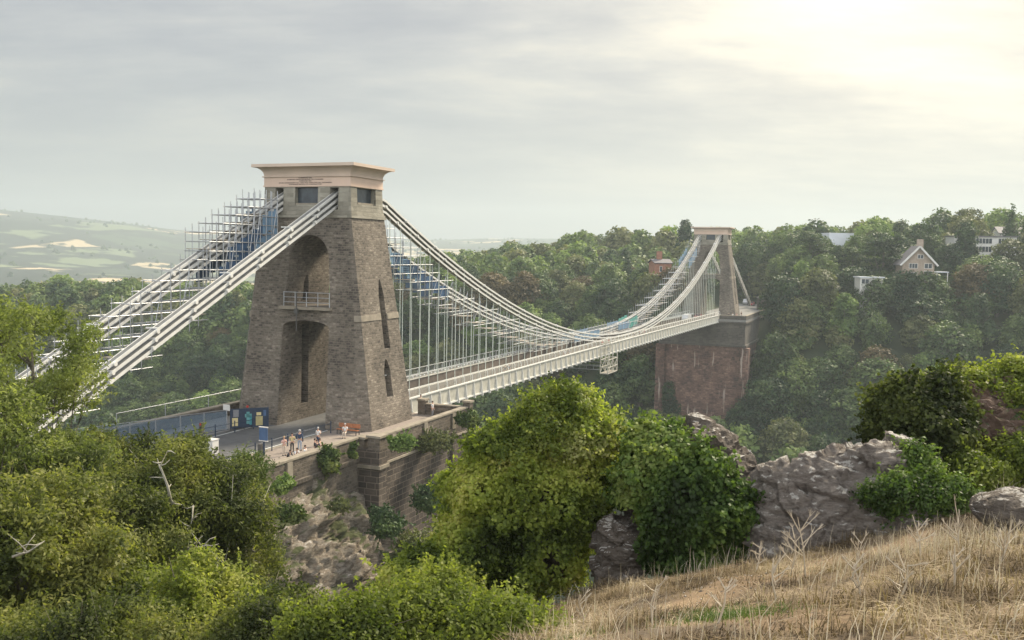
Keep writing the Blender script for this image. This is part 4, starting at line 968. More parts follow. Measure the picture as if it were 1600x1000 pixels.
ORD = ['first', 'second', 'third', 'fourth', 'fifth', 'sixth', 'seventh', 'eighth', 'ninth', 'tenth', 'eleventh', 'twelfth', '13th', '14th', '15th', '16th', '17th', '18th', '19th', '20th']
def wood_label(kk, i, n):
    zn, rw, c, sh = kk
    base = '%s %s tree %s %s' % (c, sh, rw, zn)
    return base if n == 1 else base+', %s from left' % ORD[min(i, 19)]
for kk, rr in bins.items():
    rr.sort(key=lambda r: r[3])
    for i, r in enumerate(rr): tag(r[0], wood_label(kk, i, len(rr)), 'tree', 'trees of the wood on the far side of the gorge')
# single trees that stand out
SPECIAL = [('tall_a', 1072, 398, 318, 'leaf_dark', 1.15, 'dark ivy clad tree rising beside the left of far tower top', 17.5, 346),
           ('cedar', 1385, 440, 316, 'leaf_dark', 1.0, 'big layered cedar in front of the gabled house', 19, 362),
           ('cedar', 1335, 430, 330, 'leaf_dark', 0.8, 'smaller layered cedar left of the gabled house', 15, 385),
           ('tall_a', 1512, 420, 318, 'leaf_dark', 0.95, 'dark tree standing before the middle of the white windowed flats', 17, 350),
           ('pine', 1583, 400, 330, 'leaf_dark', 1.0, 'tall dark conifer on the skyline at the right edge', 19, 320),
           ('cedar', 1268, 420, 345, 'leaf_dark', 0.8, 'layered dark tree left of the pale roofed building', 16, 360),
           ('round_c', 985, 520, 262, 'leaf_light', 0.75, 'pale rounded tree just above the chain at mid span', 9, 495),
           ('dome_b', 822, 470, 300, 'leaf_brown', 1.15, 'large reddish brown tree above the deck left of mid span', 13, 430),
           ('round_b', 1016, 0, 318, 'leaf_olive', 1, 'olive tree in front of left side of the red brick house', 17, 427), ('round_b', 1050, 0, 318, 'leaf_brown', 1, 'brownish tree in front of right side of the red brick house', 17, 418), ('round_a', 1034, 0, 318, 'leaf_mid', 1, 'green tree below the red brick house', 17, 434),
           ('dome_b', 1285, 0, 350, 'leaf_mid', 1, 'tree in front of left end of the pale roofed building', 12, 374), ('round_b', 1325, 0, 350, 'leaf_dark', 1, 'dark tree in front of right end of the pale roofed building', 12, 382),
           ('dome_b', 1452, 0, 286, 'leaf_mid', 1, 'bushy tree below the gabled house', 10, 430), ('round_b', 1485, 0, 300, 'leaf_dark', 1, 'dark tree between the gabled house and the flats', 11, 382),
           ('dome_b', 1410, 0, 284, 'leaf_dark', 1, 'dark bushy tree under the layered cedar', 10, 428), ('dome_b', 1365, 0, 284, 'leaf_mid', 1, 'green bushy tree below the white garden building', 10, 437), ('round_b', 1340, 0, 290, 'leaf_dark', 1, 'dark tree left of the white garden building', 10, 418),
           ('dome_b', 1530, 0, 305, 'leaf_mid', 1, 'broad tree in front of the flats', 12, 404), ('round_b', 1562, 0, 305, 'leaf_dark', 1, 'dark tree before right half of the flats', 12, 400), ('dome_a', 1600, 0, 330, 'leaf_mid', 1, 'tree at right edge below the skyline conifer', 12, 376),
           ('dome_b', 1468, 0, 318, 'leaf_mid', 1, 'tree at left end of the flats', 12, 408), ('round_b', 1578, 0, 312, 'leaf_olive', 1, 'olive tree hiding right end of the white windowed flats', 14, 374), ('dome_a', 1445, 0, 345, 'leaf_dark', 1, 'tall dark tree behind the gabled house', 16, 350), ('dome_a', 1345, 0, 345, 'leaf_mid', 1, 'big tree between pale roofed building and layered cedar', 15, 368),
           ('dome_a', 1200, 0, 238, 'leaf_dark', 1, 'big dark tree close beside lower right of the red pier', 15, 590), ('round_c', 1245, 0, 236, 'leaf_mid', 1, 'broad tree second to the right of the red pier', 14, 565), ('dome_b', 1165, 0, 222, 'leaf_dark', 1, 'dark low tree before the right foot of the red pier', 12, 640), ('round_a', 1290, 0, 228, 'leaf_dark', 1, 'dark rounded tree above the gap in the foreground rocks', 14, 560),
           ('dome_a', 1230, 0, 215, 'leaf_olive', 1, 'olive domed tree low in the gorge above the white crested outcrop', 13, 655), ('round_c', 1330, 0, 220, 'leaf_mid', 1, 'broad tree low in the gorge left of right ivy bush', 13, 610), ('round_a', 1215, 0, 252, 'leaf_mid', 1, 'mid green tree right of the pier top corner', 15, 520),
           ('dome_b', 1000, 0, 232, 'leaf_dark', 1, 'dark tree close left of the red pier', 13, 560), ('round_a', 955, 0, 225, 'leaf_mid', 1, 'mid green tree under the access cradle', 13, 600), ('round_c', 905, 0, 225, 'leaf_dark', 1, 'dark tree under the deck left of the access cradle', 13, 596), ('dome_a', 850, 0, 225, 'leaf_mid', 1, 'tree under the deck above the tall ivy mound', 13, 605), ('round_b', 1020, 0, 222, 'leaf_olive', 1, 'olive tree low at left foot of the red pier', 11, 640),
           ('round_c', 780, 0, 230, 'leaf_dark', 1, 'dark tree below the deck right of the terrace end', 13, 615), ('round_b', 1055, 0, 215, 'leaf_shrub', 1, 'scrubby tree above the right ivy mound before the pier', 10, 648)]
for key, px, pyb, Yd, mt, sc, lab, h, pyt in SPECIAL:
    for q_ in range(40):
        pt = at(px, pyt, Yd); zt = pt[2]; X, Y = pt[0], pt[1]; zg = gz(X, Y)
        if zt-zg < h+4: break
        Yd += 3
    H = KINDS[key][3]; hh = max(5.0, zt-zg+0.5)
    e = put_tree(key, X, Y, zg-0.3, min(hh/H, 1.25), px*0.37, mt, hh/H/min(hh/H, 1.25)); tag(e, lab, 'tree')
for i, (key, o_, sc_, mt) in enumerate([('round_c', -10, 1.15, 'leaf_mid'), ('dome_a', -2.5, 1.1, 'leaf_dark'), ('round_a', 4.5, 1.2, 'leaf_olive'), ('dome_a', 11.5, 1.2, 'leaf_mid')]):
    X, Y = SO(304+i % 2*4, o_); e = put_tree(key, X, Y, gz(X, Y)-0.3, sc_, i*1.3, mt)
    tag(e, '%s tree where the far approach road ends, %s behind the small tower' % (dict(leaf_mid='green', leaf_dark='dark', leaf_olive='olive')[mt], ['leftmost', 'second', 'third', 'rightmost'][i]), 'tree')
# ---- the rest of the wood: one mass ------------------------------------------------------------------
def proto_arrays(key, frac, grow, rng):
    me, tm, R, H = KINDS[key]; n = len(me.vertices); co = np.zeros(n*3, dtype=np.float32); me.vertices.foreach_get('co', co); co = co.reshape(-1, 4, 3)
    idx = rng.choice(len(co), int(len(co)*frac), replace=False); q = co[idx]; c = q.mean(1, keepdims=True); return c+(q-c)*grow
rg = np.random.default_rng(4)
LOW = {k: proto_arrays(k, 0.22, 1.9, rg) for k in ('round_a', 'round_b', 'dome_a', 'dome_b', 'round_c', 'tall_a')}
TINY = {k: proto_arrays(k, 0.035, 4.2, rg) for k in ('round_a', 'dome_a', 'dome_b')}
def mass(name, spots, lib, mats, seed):
    r = np.random.default_rng(seed); keys = list(lib); buf = [[] for _ in mats]
    for (X, Y, z, sc) in spots:
        q = lib[keys[r.integers(len(keys))]]; a = r.random()*6.28; ca, sa = math.cos(a), math.sin(a)
        p = q*sc; x = p[..., 0]*ca-p[..., 1]*sa; y = p[..., 0]*sa+p[..., 1]*ca
        buf[r.integers(len(mats))].append(np.stack([x+X, y+Y, p[..., 2]+z], -1))
    V = np.concatenate([np.concatenate(b_) for b_ in buf if b_]).reshape(-1, 3); F = np.arange(len(V)).reshape(-1, 4)
    me = np_mesh(name, V, F); mi = np.concatenate([np.full(sum(len(a_) for a_ in b_), i, dtype=np.int32) for i, b_ in enumerate(buf) if b_])
    for mm in mats: me.materials.append(M[mm])
    me.polygons.foreach_set('material_index', mi); return link(name, me)
sp = [(k[0], k[1], k[4]-0.4, rq.uniform(0.8, 1.3)) for k in rest]+[(k[0]+rq.uniform(-5, 5), k[1]+rq.uniform(-5, 5), k[4]-2.0, rq.uniform(0.5, 0.75)) for k in keep if k[2] < 260]
sp = [q for q in sp if ok_spot(*[float(v) for v in ((q[0]-BN[0])*BA[0]+(q[1]-BN[1])*BA[1], (q[0]-BN[0])*BR[0]+(q[1]-BN[1])*BR[1])])]
sp = [(q[0], q[1], q[2], fit(q[0], q[1], q[2], 15, q[3])) for q in sp]; sp = [q for q in sp if q[3] > 0.25]
o = mass('distant_forest', sp, LOW, ['leaf_dark', 'leaf_mid', 'leaf_mid', 'leaf_olive', 'leaf_light'], 3); tag(o, 'mass of mixed green trees filling the rest of the wooded far slope and skyline', 'wood', None, 'stuff')
# far valley and hill trees and hedgerows
sp = []
rv_ = random.Random(8)
while len(sp) < 3000:
    az = math.radians(rv_.uniform(-32, 32)); R_ = rv_.uniform(560, 1300) if rv_.random() < 0.6 else rv_.uniform(1300, 4600); X = math.sin(az)*R_; Y = math.cos(az)*R_
    if X/Y > 0.08 and R_ < 1500: continue
    n_ = float(vnoise(np.array([X]), np.array([Y]), 130, 12)[0])
    if n_ < (-0.12 if R_ < 1000 else 0.08) : continue
    sp.append((X, Y, 0, rv_.uniform(0.55, 1.0)))
zz = ground(np.array([p[0] for p in sp]), np.array([p[1] for p in sp])); sp = [(p[0], p[1], float(z)-3.5, p[3]) for p, z in zip(sp, zz)]
o = mass('valley_vegetation', sp, TINY, ['leaf_dark', 'leaf_mid'], 5); tag(o, 'countless small hazy trees and hedges scattered over the distant valley and hills', 'trees', None, 'stuff')
# ================================================================ ROCKS
def fbm(p, sc, oct=5, rough=0.55, seed=0.0):
    v = Vector((p[0]/sc+seed, p[1]/sc-seed*1.7, p[2]/sc+seed*0.6)); a = 1; t = 0
    for i in range(oct): t += a*mnoise.noise(v); v = v*2.03; a *= rough
    return t
def rock_disp(p, seed, amp, tilt=(0.25, 0.1, 1.0), layer=0.35):
    """bedded, broken limestone: steps along tilted layers plus noise"""
    q = p[0]*tilt[0]+p[1]*tilt[1]+p[2]*tilt[2]+0.25*fbm(p, 1.6, 3, 0.5, seed)
    k = q/layer; fr_ = k-math.floor(k); h = mnoise.noise(Vector((math.floor(k)*7.1+seed, seed, fbm(p, 3.0, 2, 0.5, seed)*1.5)))
    crack = min(1, max(0, min(fr_, 1-fr_)*8))
    dv_, pv_ = mnoise.voronoi(Vector((p[0]*1.0+seed, p[1], p[2]*1.9+0.3*p[0]))/(layer*2.6), distance_metric='DISTANCE', exponent=2.5)
    hb_ = math.sin(pv_[0].x*91.7+pv_[0].y*37.3+pv_[0].z*53.1); dv2_, pv2_ = mnoise.voronoi(Vector((p[0]*1.0+seed, p[1], p[2]*2.2-0.4*p[0]))/(layer*0.8)); hc_ = math.sin(pv2_[0].x*71.7+pv2_[0].y*47.3+pv2_[0].z*33.1)
    return amp*(0.75*hb_+0.22*hc_)+0.5*amp*(0.55*h+0.6*fbm(p, layer*0.7, 4, 0.6, seed)+0.75*fbm(p, 1.1, 6, 0.6, seed)-0.25*(1-crack)+0.35*abs(mnoise.noise(Vector(p)*1.7)))
import bmesh
def blob_rock(name, label, c, r, mat, seed=1, sub=6, amp=0.22, rot=0.0, cat='rock', layer=0.3, sq=0.0):
    bm = bmesh.new(); bmesh.ops.create_icosphere(bm, subdivisions=sub, radius=1.0)
    for v in bm.verts:
        d = v.co.copy()
        if sq: m_ = max(abs(d.x), abs(d.y), abs(d.z)); d = d*(1-sq)+d/m_*sq
        p = Vector((d.x*r[0], d.y*r[1], d.z*r[2])); n = Vector((d.x/r[0], d.y/r[1], d.z/r[2])).normalized()
        v.co = p+n*rock_disp(p+Vector(c), seed, amp, layer=layer)
    me = D.meshes.new(name); bm.to_mesh(me); bm.free(); me.materials.append(M[mat])
    o = link(name, me, None, tuple(c), rot); tag(o, label, cat); return o
def grid_rock(name, label, P, mat, seed, amp, cat='rock', layer=0.35, kind=None, origin=(0, 0, 0)):
    """P (nu,nv,3) surface, displaced along its normal"""
    nu, nv = P.shape[:2]; du = np.gradient(P, axis=0); dv = np.gradient(P, axis=1); n = np.cross(du, dv); n /= np.linalg.norm(n, axis=2)[..., None]+1e-9
    Q = P.copy()
    for i in range(nu):
        for j in range(nv): Q[i, j] += n[i, j]*rock_disp(P[i, j], seed, amp, layer=layer)
    idx = np.arange(nu*nv).reshape(nu, nv); F = np.stack([idx[:-1, :-1], idx[1:, :-1], idx[1:, 1:], idx[:-1, 1:]], -1).reshape(-1, 4)
    og = np.array(origin); me = np_mesh(name, Q.reshape(-1, 3)-og, F, M[mat]); o = link(name, me, None, origin); tag(o, label, cat, None, kind); return o, Q, n
rock_mat('limestone_pale', [(0.10, 0.080, 0.064), (0.20, 0.168, 0.14), (0.30, 0.262, 0.225), (0.44, 0.395, 0.34)], 0.69, (0.62, 0.59, 0.53), 1.0, None, 0.4, 2.6)
R1 = blob_rock('rock_outcrop', 'tall rock outcrop almost hidden by the yellow topped ivy', at(840, 800, 19.6), (1.2, 1.0, 1.5), 'limestone', 3, 5, 0.2)
R2 = blob_rock('rock_outcrop', 'rounded rock with bare brown top right, covered by the right ivy mound', at(1082, 788, 18.0), (1.22, 1.2, 1.55), 'limestone', 5, 6, 0.15)
R2b = blob_rock('rock_shoulder', 'bare grey brown shoulder of rock at the top right of the right ivy mound', at(1118, 752, 18.15), (0.60, 0.8, 0.85), 'limestone', 8, 6, 0.09, 0.3)
R3 = blob_rock('boulder', 'pale cracked boulder at ground level between the two ivy mounds', at(968, 868, 17.6), (0.50, 0.5, 0.72), 'limestone', 11, 6, 0.09, 0, 'rock', 0.22, 0.3)
# the long bare outcrop with the white crest
crest = [(1150, 775, 17.6), (1172, 735, 17.4), (1200, 727, 17.2), (1240, 722, 17.0), (1290, 708, 16.8), (1335, 694, 16.7), (1372, 684, 16.6), (1395, 682, 16.7), (1425, 690, 17.0), (1460, 720, 17.4)]
foot = [(1170, 880, 16.6), (1190, 885, 16.1), (1220, 880, 15.9), (1260, 872, 15.7), (1305, 855, 15.6), (1345, 835, 15.5), (1380, 815, 15.4), (1410, 800, 15.3), (1440, 790, 15.2), (1490, 790, 15.2)]
nu = 170; tt = np.linspace(0, len(crest)-1, nu)
cw = np.array([at(*c) for c in crest]); fw = np.array([at(*c) for c in foot])
cI = np.stack([np.interp(tt, np.arange(len(cw)), cw[:, k]) for k in range(3)], -1); fI = np.stack([np.interp(tt, np.arange(len(fw)), fw[:, k]) for k in range(3)], -1)
rows = []
for v in np.linspace(0, 1, 90):
    base = fI+np.array([0, -0.05, -0.5]); P_ = base*(1-v)+cI*v; bulge = math.sin(v*PI)*0.30; P_ = P_+np.array([0, -1, 0.25])*bulge; rows.append(P_)
for v in np.linspace(0.03, 1, 34):
    a = v*PI*0.5; P_ = cI+np.array([0, 1.4, 0])*math.sin(a)+np.array([0, 0, -2.6])*(1-math.cos(a)); rows.append(P_)
P_ = np.stack(rows, 1)
R4, _, _ = grid_rock('rock_outcrop', 'long bare grey limestone outcrop with white weathered crest above the dry grass', P_, 'limestone_pale', 21, 0.12, layer=0.24, origin=tuple(at(1290, 800, 16.5)))
R5 = blob_rock('rock_mound', 'reddish earthy rock mound under bushes at the right edge', at(1520, 700, 19.0), (2.0, 1.6, 1.45), 'earthy_rock', 31, 6, 0.25)
R6 = blob_rock('rock_slab', 'low grey rock slab in dry grass at the right edge', at(1600, 800, 13.6), (0.72, 0.7, 0.33), 'limestone', 37, 6, 0.06, 0.3)
rr_ = random.Random(3)
sm = []
for i in range(10):
    px, py = rr_.uniform(1165, 1205), rr_.uniform(893, 905); pass
# ---- the cliff under the terrace -----------------------------------------------------------------------
su = np.linspace(-40, 16, 210); vv_ = np.linspace(0, 1, 130)
tz = np.interp(su, [-40, -26, -20, -14.5, -11.5, -8, 2, 8, 16], [-0.7, -0.9, -1.6, -2.6, -6.8, -8.5, -9.0, -5.0, -14]); to = np.interp(su, [-40, -13, -11, 8, 9, 16], [11.6, 11.8, 13.6, 13.0, 8, 6])
P_ = np.zeros((210, 130, 3))
for j, v in enumerate(vv_):
    out = -0.5+11*v**0.9+1.1*np.sin(su*0.5+v*5)*v+2.0*v*np.exp(-((su+20)/6.0)**2); dz = -1.0*(v*22)*(0.55+0.45*v)+0.8*np.sin(v*12+su*0.25)*v
    q = BN[None, :]+BA[None, :]*su[:, None]+BR[None, :]*(to+out)[:, None]
    P_[:, j, 0] = q[:, 0]; P_[:, j, 1] = q[:, 1]; P_[:, j, 2] = tz+dz
CL, CLQ, CLN = grid_rock('cliff', 'pale broken limestone cliff with grassy ledges below the near terrace', P_[:, ::-1], 'cliff_rock', 41, 0.85, 'cliff', 0.8, None, (float(P_[100, 40, 0]), float(P_[100, 40, 1]), -8))
tag(CL, kind='structure'); 
for k_ in ('label', 'category'):
    if k_ in CL: del CL[k_]
# right-hand rock below the deck end, beside the terrace wall
blob_rock('rock', 'pale rock mass below the far end of the near terrace wall', (*SO(9.5, 14.5), -6.5), (4.5, 3.5, 4.5), 'cliff_rock', 45, 5, 0.8, 0.4, 'rock', 0.8)

# ================================================================ NEAR PLANTS
def shoots(c, nn, n, length, k, rng, up=0.8):
    i = rng.choice(len(c), n); d = nn[i]/(np.linalg.norm(nn[i], axis=1)[:, None]+1e-9)+rng.normal(0, 0.35, (n, 3)); d[:, 2] += up*rng.random(n); d /= np.linalg.norm(d, axis=1)[:, None]
    L_2 = length*(0.4+0.9*rng.random(n)); t = (np.arange(k)+0.5)/k; P_2 = c[i][:, None, :]+d[:, None, :]*(L_2[:, None]*t[None, :])[..., None]
    P_2 = P_2+rng.normal(0, 0.02, P_2.shape); P_2[..., 2] -= (t**2)[None, :]*0.12*L_2[:, None]; side = rng.normal(0, 1, P_2.shape)*0.5; side[..., 2] += 0.5
    return P_2.reshape(-1, 3), side.reshape(-1, 3)

def ellipsoid_lobes(R, n, lr, rng, low=-0.5):
    L = []
    for i in range(n):
        d = rng.normal(0, 1, 3); d /= np.linalg.norm(d); d[2] = max(d[2], low); k = 0.55+0.45*rng.random()
        s = lr*(0.7+0.6*rng.random()); L.append((d[0]*(R[0]-s*0.7)*k, d[1]*(R[1]-s*0.7)*k, d[2]*(R[2]-s*0.6)*k, s, s, s*0.8))
    return L
def near_tree(name, label, base, cen, R, nl, nleaf, ll, lw, mat, seed, lr, bark='bark', r0=0.16, per=16, crad=0.16, tw=26, cat='tree', group=None, shell=0.45, droop=0.0):
    lowk = -1.0 if cat == 'shrub' else -0.5
    rng = np.random.default_rng(seed); base = np.array(base, float); cen = np.array(cen, float); T = empty(name, tuple(base)); off = cen-base
    L = [(l[0]+off[0], l[1]+off[1], l[2]+off[2], l[3], l[4], l[5]) for l in ellipsoid_lobes(R, nl, lr, rng, lowk)]
    c, nn = lobes_points(L, nleaf//per, rng, shell, 0.35)
    c, nn = clusters(c, nn, per, crad, rng, 0.6)
    if droop: nn = nn+rng.normal(0, 1, nn.shape)*droop
    sc_, sn_ = shoots(c, nn, nleaf//45, lr*0.95, 11, rng); c = np.vstack([c, sc_]); nn = np.vstack([nn, sn_])
    V_, F_ = leaf_quads(c, nn, ll, lw, rng, 0.55)
    link('crown', np_mesh('crown', V_, F_, M[mat]), T)
    m = MB(); h = off[2]; t0 = Vector((off[0]*0.3, off[1]*0.3, h*0.45)); t1 = Vector((off[0], off[1], h+R[2]*0.3))
    m.tube([(0, 0, -0.8 if cat != 'shrub' else 0.0), (0, 0, h*0.15), t0, t1], [r0*1.3, r0, r0*0.75, r0*0.25], 7)
    for i, l in enumerate(L[:18]):
        k = 0.35+0.6*rng.random(); st = t0.lerp(t1, k) if k > 0.5 else Vector((0, 0, h*0.15)).lerp(t0, 0.5+k); e = Vector(l[:3])+Vector((0, 0, l[5]*0.3)); md = (st+e)/2+Vector(tuple(rng.normal(0, 0.12, 3)))
        m.tube([st, md, e], [r0*0.35, r0*0.2, r0*0.06], 5)
        if i < tw:
            for q in range(3):
                e2 = e+Vector(tuple(rng.normal(0, 1, 3)*lr*0.75)); m.tube([md.lerp(e, 0.6), (md.lerp(e, 0.6)+e2)/2+Vector(tuple(rng.normal(0, 0.06, 3))), e2], [r0*0.13, r0*0.08, r0*0.03], 4)
    m.mesh  # trunk and limbs in one continuous piece
    link('trunk', m.mesh('trunk', M[bark], (0, 0, 0), True), T); tag(T, label, cat, group); return T
def on_ground(p, dz=0.0): return (p[0], p[1], gz(p[0], p[1])+dz)
def nt_at(name, label, px, py, Y, R, nl, nleaf, ll, lw, mat, seed, lr, **kw):
    c = at(px, py, Y); b = (c[0]+0.2, c[1]+0.3, c[2]-R[2]*0.55 if kw.get('cat') == 'shrub' else min(gz(c[0], c[1]), c[2]-R[2]*0.8)); return near_tree(name, label, b, c, R, nl, nleaf, ll, lw, mat, seed, lr, **kw)
nt_at('ash_tree', 'feathery pale green ash tree at top left in front of the anchor chains', 50, 580, 31, (2.8, 2.0, 3.0), 60, 23000, 0.15, 0.05, 'leaf_ash', 51, 0.52, crad=0.17, droop=0.6, r0=0.13, shell=0.3)
nt_at('ash_tree', 'spreading ash branches at the left edge under the feathery crown', -40, 680, 27, (2.4, 2.0, 2.4), 40, 17000, 0.14, 0.05, 'leaf_ash', 52, 0.5, crad=0.16, droop=0.5, shell=0.3)
nt_at('broadleaf_tree', 'dark bushy tree filling the lower left corner', 30, 900, 21, (2.6, 2.2, 2.7), 80, 80000, 0.12, 0.055, 'leaf_near', 53, 0.48, crad=0.16)
nt_at('broadleaf_tree', 'dense yellowish green tree left of the road with pale dead twigs', 285, 790, 29, (2.6, 2.3, 2.5), 70, 62000, 0.12, 0.05, 'leaf_near', 54, 0.46, crad=0.17, bark='bark_pale')
nt_at('broadleaf_tree', 'green tree leaning over the pale cliff left of centre', 372, 855, 30, (1.55, 2.0, 2.5), 46, 38000, 0.11, 0.05, 'leaf_near', 55, 0.42, crad=0.16, bark='bark_pale')
nt_at('broadleaf_tree', 'shaded tree under the left canopy between the ash and the road', 170, 770, 32, (2.2, 2.2, 2.4), 46, 36000, 0.12, 0.055, 'leaf_near', 56, 0.5, crad=0.17)
nt_at('broadleaf_tree', 'bushy tree at the bottom edge left of centre', 260, 985, 22, (2.7, 2.0, 1.9), 56, 52000, 0.11, 0.05, 'leaf_bright', 57, 0.42, crad=0.15)
nt_at('willow_tree', 'small wispy grey green tree beside the blue sign and parapet', 385, 745, 36, (0.75, 0.9, 1.5), 16, 12000, 0.16, 0.03, 'leaf_shrub', 58, 0.45, crad=0.16, r0=0.08, droop=0.8)
nt_at('broadleaf_tree', 'leafy tree at the foot of the pale cliff bottom centre left', 430, 985, 25, (1.5, 1.6, 1.3), 20, 30000, 0.10, 0.055, 'leaf_near', 59, 0.5, crad=0.14)
nt_at('bush', 'bright green bush at bottom centre in front of the cliff', 560, 1012, 14.5, (1.25, 1.0, 0.72), 26, 42000, 0.075, 0.045, 'leaf_bright', 60, 0.36, crad=0.09, r0=0.06, cat='bush')
nt_at('bush', 'bright green bush below the tall ivy mound', 685, 972, 15.5, (1.2, 1.0, 0.85), 26, 42000, 0.075, 0.045, 'leaf_bright', 61, 0.36, crad=0.09, r0=0.06, cat='bush')
nt_at('bush', 'low green bush at the bottom edge beside the dry grass', 790, 1000, 12.5, (0.85, 0.8, 0.5), 18, 26000, 0.065, 0.04, 'leaf_bright', 62, 0.28, crad=0.08, r0=0.05, cat='bush')
nt_at('bush', 'dark green bush at bottom between the left trees and bright bushes', 420, 1010, 17, (1.3, 1.0, 0.8), 18, 28000, 0.08, 0.045, 'leaf_near', 63, 0.4, crad=0.1, r0=0.06, cat='bush')
nt_at('broadleaf_tree', 'olive green tree between ash and the yellowish tree', 150, 880, 26, (2.6, 2.0, 2.7), 70, 56000, 0.12, 0.05, 'leaf_near', 64, 0.46, crad=0.17)
nt_at('broadleaf_tree', 'low leafy tree under the ash at the left edge', 60, 740, 29, (2.6, 2.0, 1.5), 50, 36000, 0.13, 0.05, 'leaf_ash', 65, 0.45, crad=0.18, droop=0.3)
nt_at('bush', 'leafy undergrowth along the bottom edge at far left', 120, 1010, 17, (2.2, 1.4, 0.9), 26, 40000, 0.085, 0.045, 'leaf_near', 66, 0.45, crad=0.11, r0=0.06, cat='bush')
# bare dead twigs showing pale in the left canopy
def dead_branch(label, pts, r=0.03, seed=0):
    rg_ = random.Random(seed); m = MB(); P3 = [Vector(at(*p)) for p in pts]; o0 = P3[0]
    P3 = [p-o0 for p in P3]; m.tube(P3, [r*(1-0.75*i/(len(P3)-1)) for i in range(len(P3))], 5)
    for i in range(1, len(P3)):
        for k in range(3):
            s_ = P3[i-1].lerp(P3[i], rg_.random()); d = Vector((rg_.uniform(-1, 1), rg_.uniform(-.6, .6), rg_.uniform(-.6, 1)))*0.38; m.tube([s_, s_+d*0.5+Vector((0, 0, rg_.uniform(-.08, .08))), s_+d], [r*0.5, r*0.35, r*0.15], 4)
    o = link('dead_branch', m.mesh('dead_branch', M['bark_pale'], (0, 0, 0), True), None, tuple(o0)); tag(o, label, 'dead branch', 'dead branches in the left trees')
dead_branch('pale forked dead branch at the top of the yellowish green tree', [(268, 790, 26.2), (262, 760, 26.0), (250, 728, 26), (262, 705, 26)], 0.05, 1)
dead_branch('pale crooked dead branch in the middle of the left canopy', [(345, 915, 26.2), (335, 868, 26), (322, 852, 25.8), (300, 858, 25.8), (280, 862, 26)], 0.045, 2)
dead_branch('white dead twig hanging at the right side of the left canopy', [(302, 790, 26.3), (300, 812, 26.1), (296, 828, 26.1)], 0.03, 3)
dead_branch('bare dead branch low in the left canopy', [(385, 975, 24), (378, 950, 24), (352, 932, 24)], 0.035, 4)
dead_branch('grey bare limb in the lower left corner', [(20, 870, 18.4), (45, 862, 18.3), (70, 845, 18.4)], 0.03, 5)

# ---- ivy ----------------------------------------------------------------------------------------------
def ivy(name, label, lobes, n, mat, seed, ll=0.085, lw=0.07, per=7, crad=0.06, keepf=None, cat='ivy', shell=0.78, up=0.2, spread=0.45, cut=True):
    rng = np.random.default_rng(seed); c, nn = lobes_points(lobes, n//per, rng, shell, up, cut)
    if keepf is not None:
        m_ = keepf(c, rng); c = c[m_]; nn = nn[m_]
    c, nn = clusters(c, nn, per, crad, rng, 0.8); sc_, sn_ = shoots(c, nn, n//70, 0.30, 10, rng, 0.5); c = np.vstack([c, sc_]); nn = np.vstack([nn, sn_]); V_, F_ = leaf_quads(c, nn, ll, lw, rng, spread); og = c.mean(0)
    og[2] = c[:, 2].min(); o = empty(name, tuple(og)); link('foliage', np_mesh('foliage', V_-og, F_, M[mat]), o); tag(o, label, cat)
    la = np.array(lobes)[:14]; st_ = MB()
    for L in la:
        e = Vector((L[0]-og[0], L[1]-og[1]-0.1, L[2]-og[2])); b0 = Vector((0, 0.1, -0.05)); md = (b0+e)/2+Vector((0.1, 0.05, -0.1)); st_.tube([b0, md, e], [0.035, 0.02, 0.008], 5)
    link('stem', st_.mesh('stem', M['bark'], (0, 0, 0), True), o); return o
def LB(px, py, Y, rx, ry=None, rz=None): p = at(px, py, Y); return (p[0], p[1], p[2], rx, ry or rx, rz or rx)
def sub_lobes(lobes, n, r, rng, push=0.95):
    out = list(lobes); L = np.array(lobes)
    for i in range(n):
        k = rng.integers(len(L)); d = rng.normal(0, 1, 3); d[1] -= 0.3; d[2] += 0.3; d /= np.linalg.norm(d); p = L[k, :3]+d*L[k, 3:6]*push; s = r*(0.6+0.8*rng.random()); out.append((p[0], p[1], p[2], s, s, s*0.85))
    return out
rng_i = np.random.default_rng(70)
big = [LB(842, 775, 19.2, 1.4, 1.4, 1.4), LB(770, 830, 19.0, 0.9, 0.9, 1.1), LB(812, 735, 19.0, 0.8, 0.9, 0.8), LB(868, 705, 19.2, 0.9, 1.0, 0.9), LB(770, 780, 19.0, 0.9, 1.0, 1.25), LB(900, 750, 19.0, 0.8, 0.9, 1.3), LB(850, 860, 18.6, 1.0, 0.8, 0.9), LB(745, 850, 18.6, 0.85, 0.8, 0.8), LB(885, 655, 19.2, 0.5, 0.5, 0.5), LB(930, 700, 18.9, 0.55, 0.6, 0.65), LB(690, 900, 18.0, 0.7, 0.7, 0.6)]
big += [LB(660, 920, 17.6, 0.7, 0.7, 0.5), LB(640, 950, 17.0, 0.6, 0.6, 0.4)]
lob = sub_lobes(big, 120, 0.27, rng_i, 1.0)
def no_bare(c, rng): 
    m_ = np.ones(len(c), bool)
    for i, p in enumerate(c):
        px, py = project(p)
        if px > 915+0.25*(900-py) and py > 800 and rng.random() < 0.97: m_[i] = False
    return m_
ivy('climbing_plant', 'tall rounded mass of green ivy and climber on the left rock', lob, 170000, 'leaf_climb', 71, 0.085, 0.06, keepf=no_bare)
ivy('climbing_plant', 'yellow flowering climber tips crowning the tall ivy mass', sub_lobes([LB(864, 670, 18.8, 0.85, 0.9, 0.66), LB(800, 712, 18.7, 0.7, 0.8, 0.55), LB(745, 760, 18.7, 0.5, 0.5, 0.5), LB(930, 690, 18.7, 0.45, 0.5, 0.35), LB(880, 640, 19.0, 0.42, 0.4, 0.36)], 46, 0.24, rng_i), 26000, 'leaf_gold', 72, 0.075, 0.05, keepf=lambda c, rng: c[:, 2] > np.median(c[:, 2])-0.15)
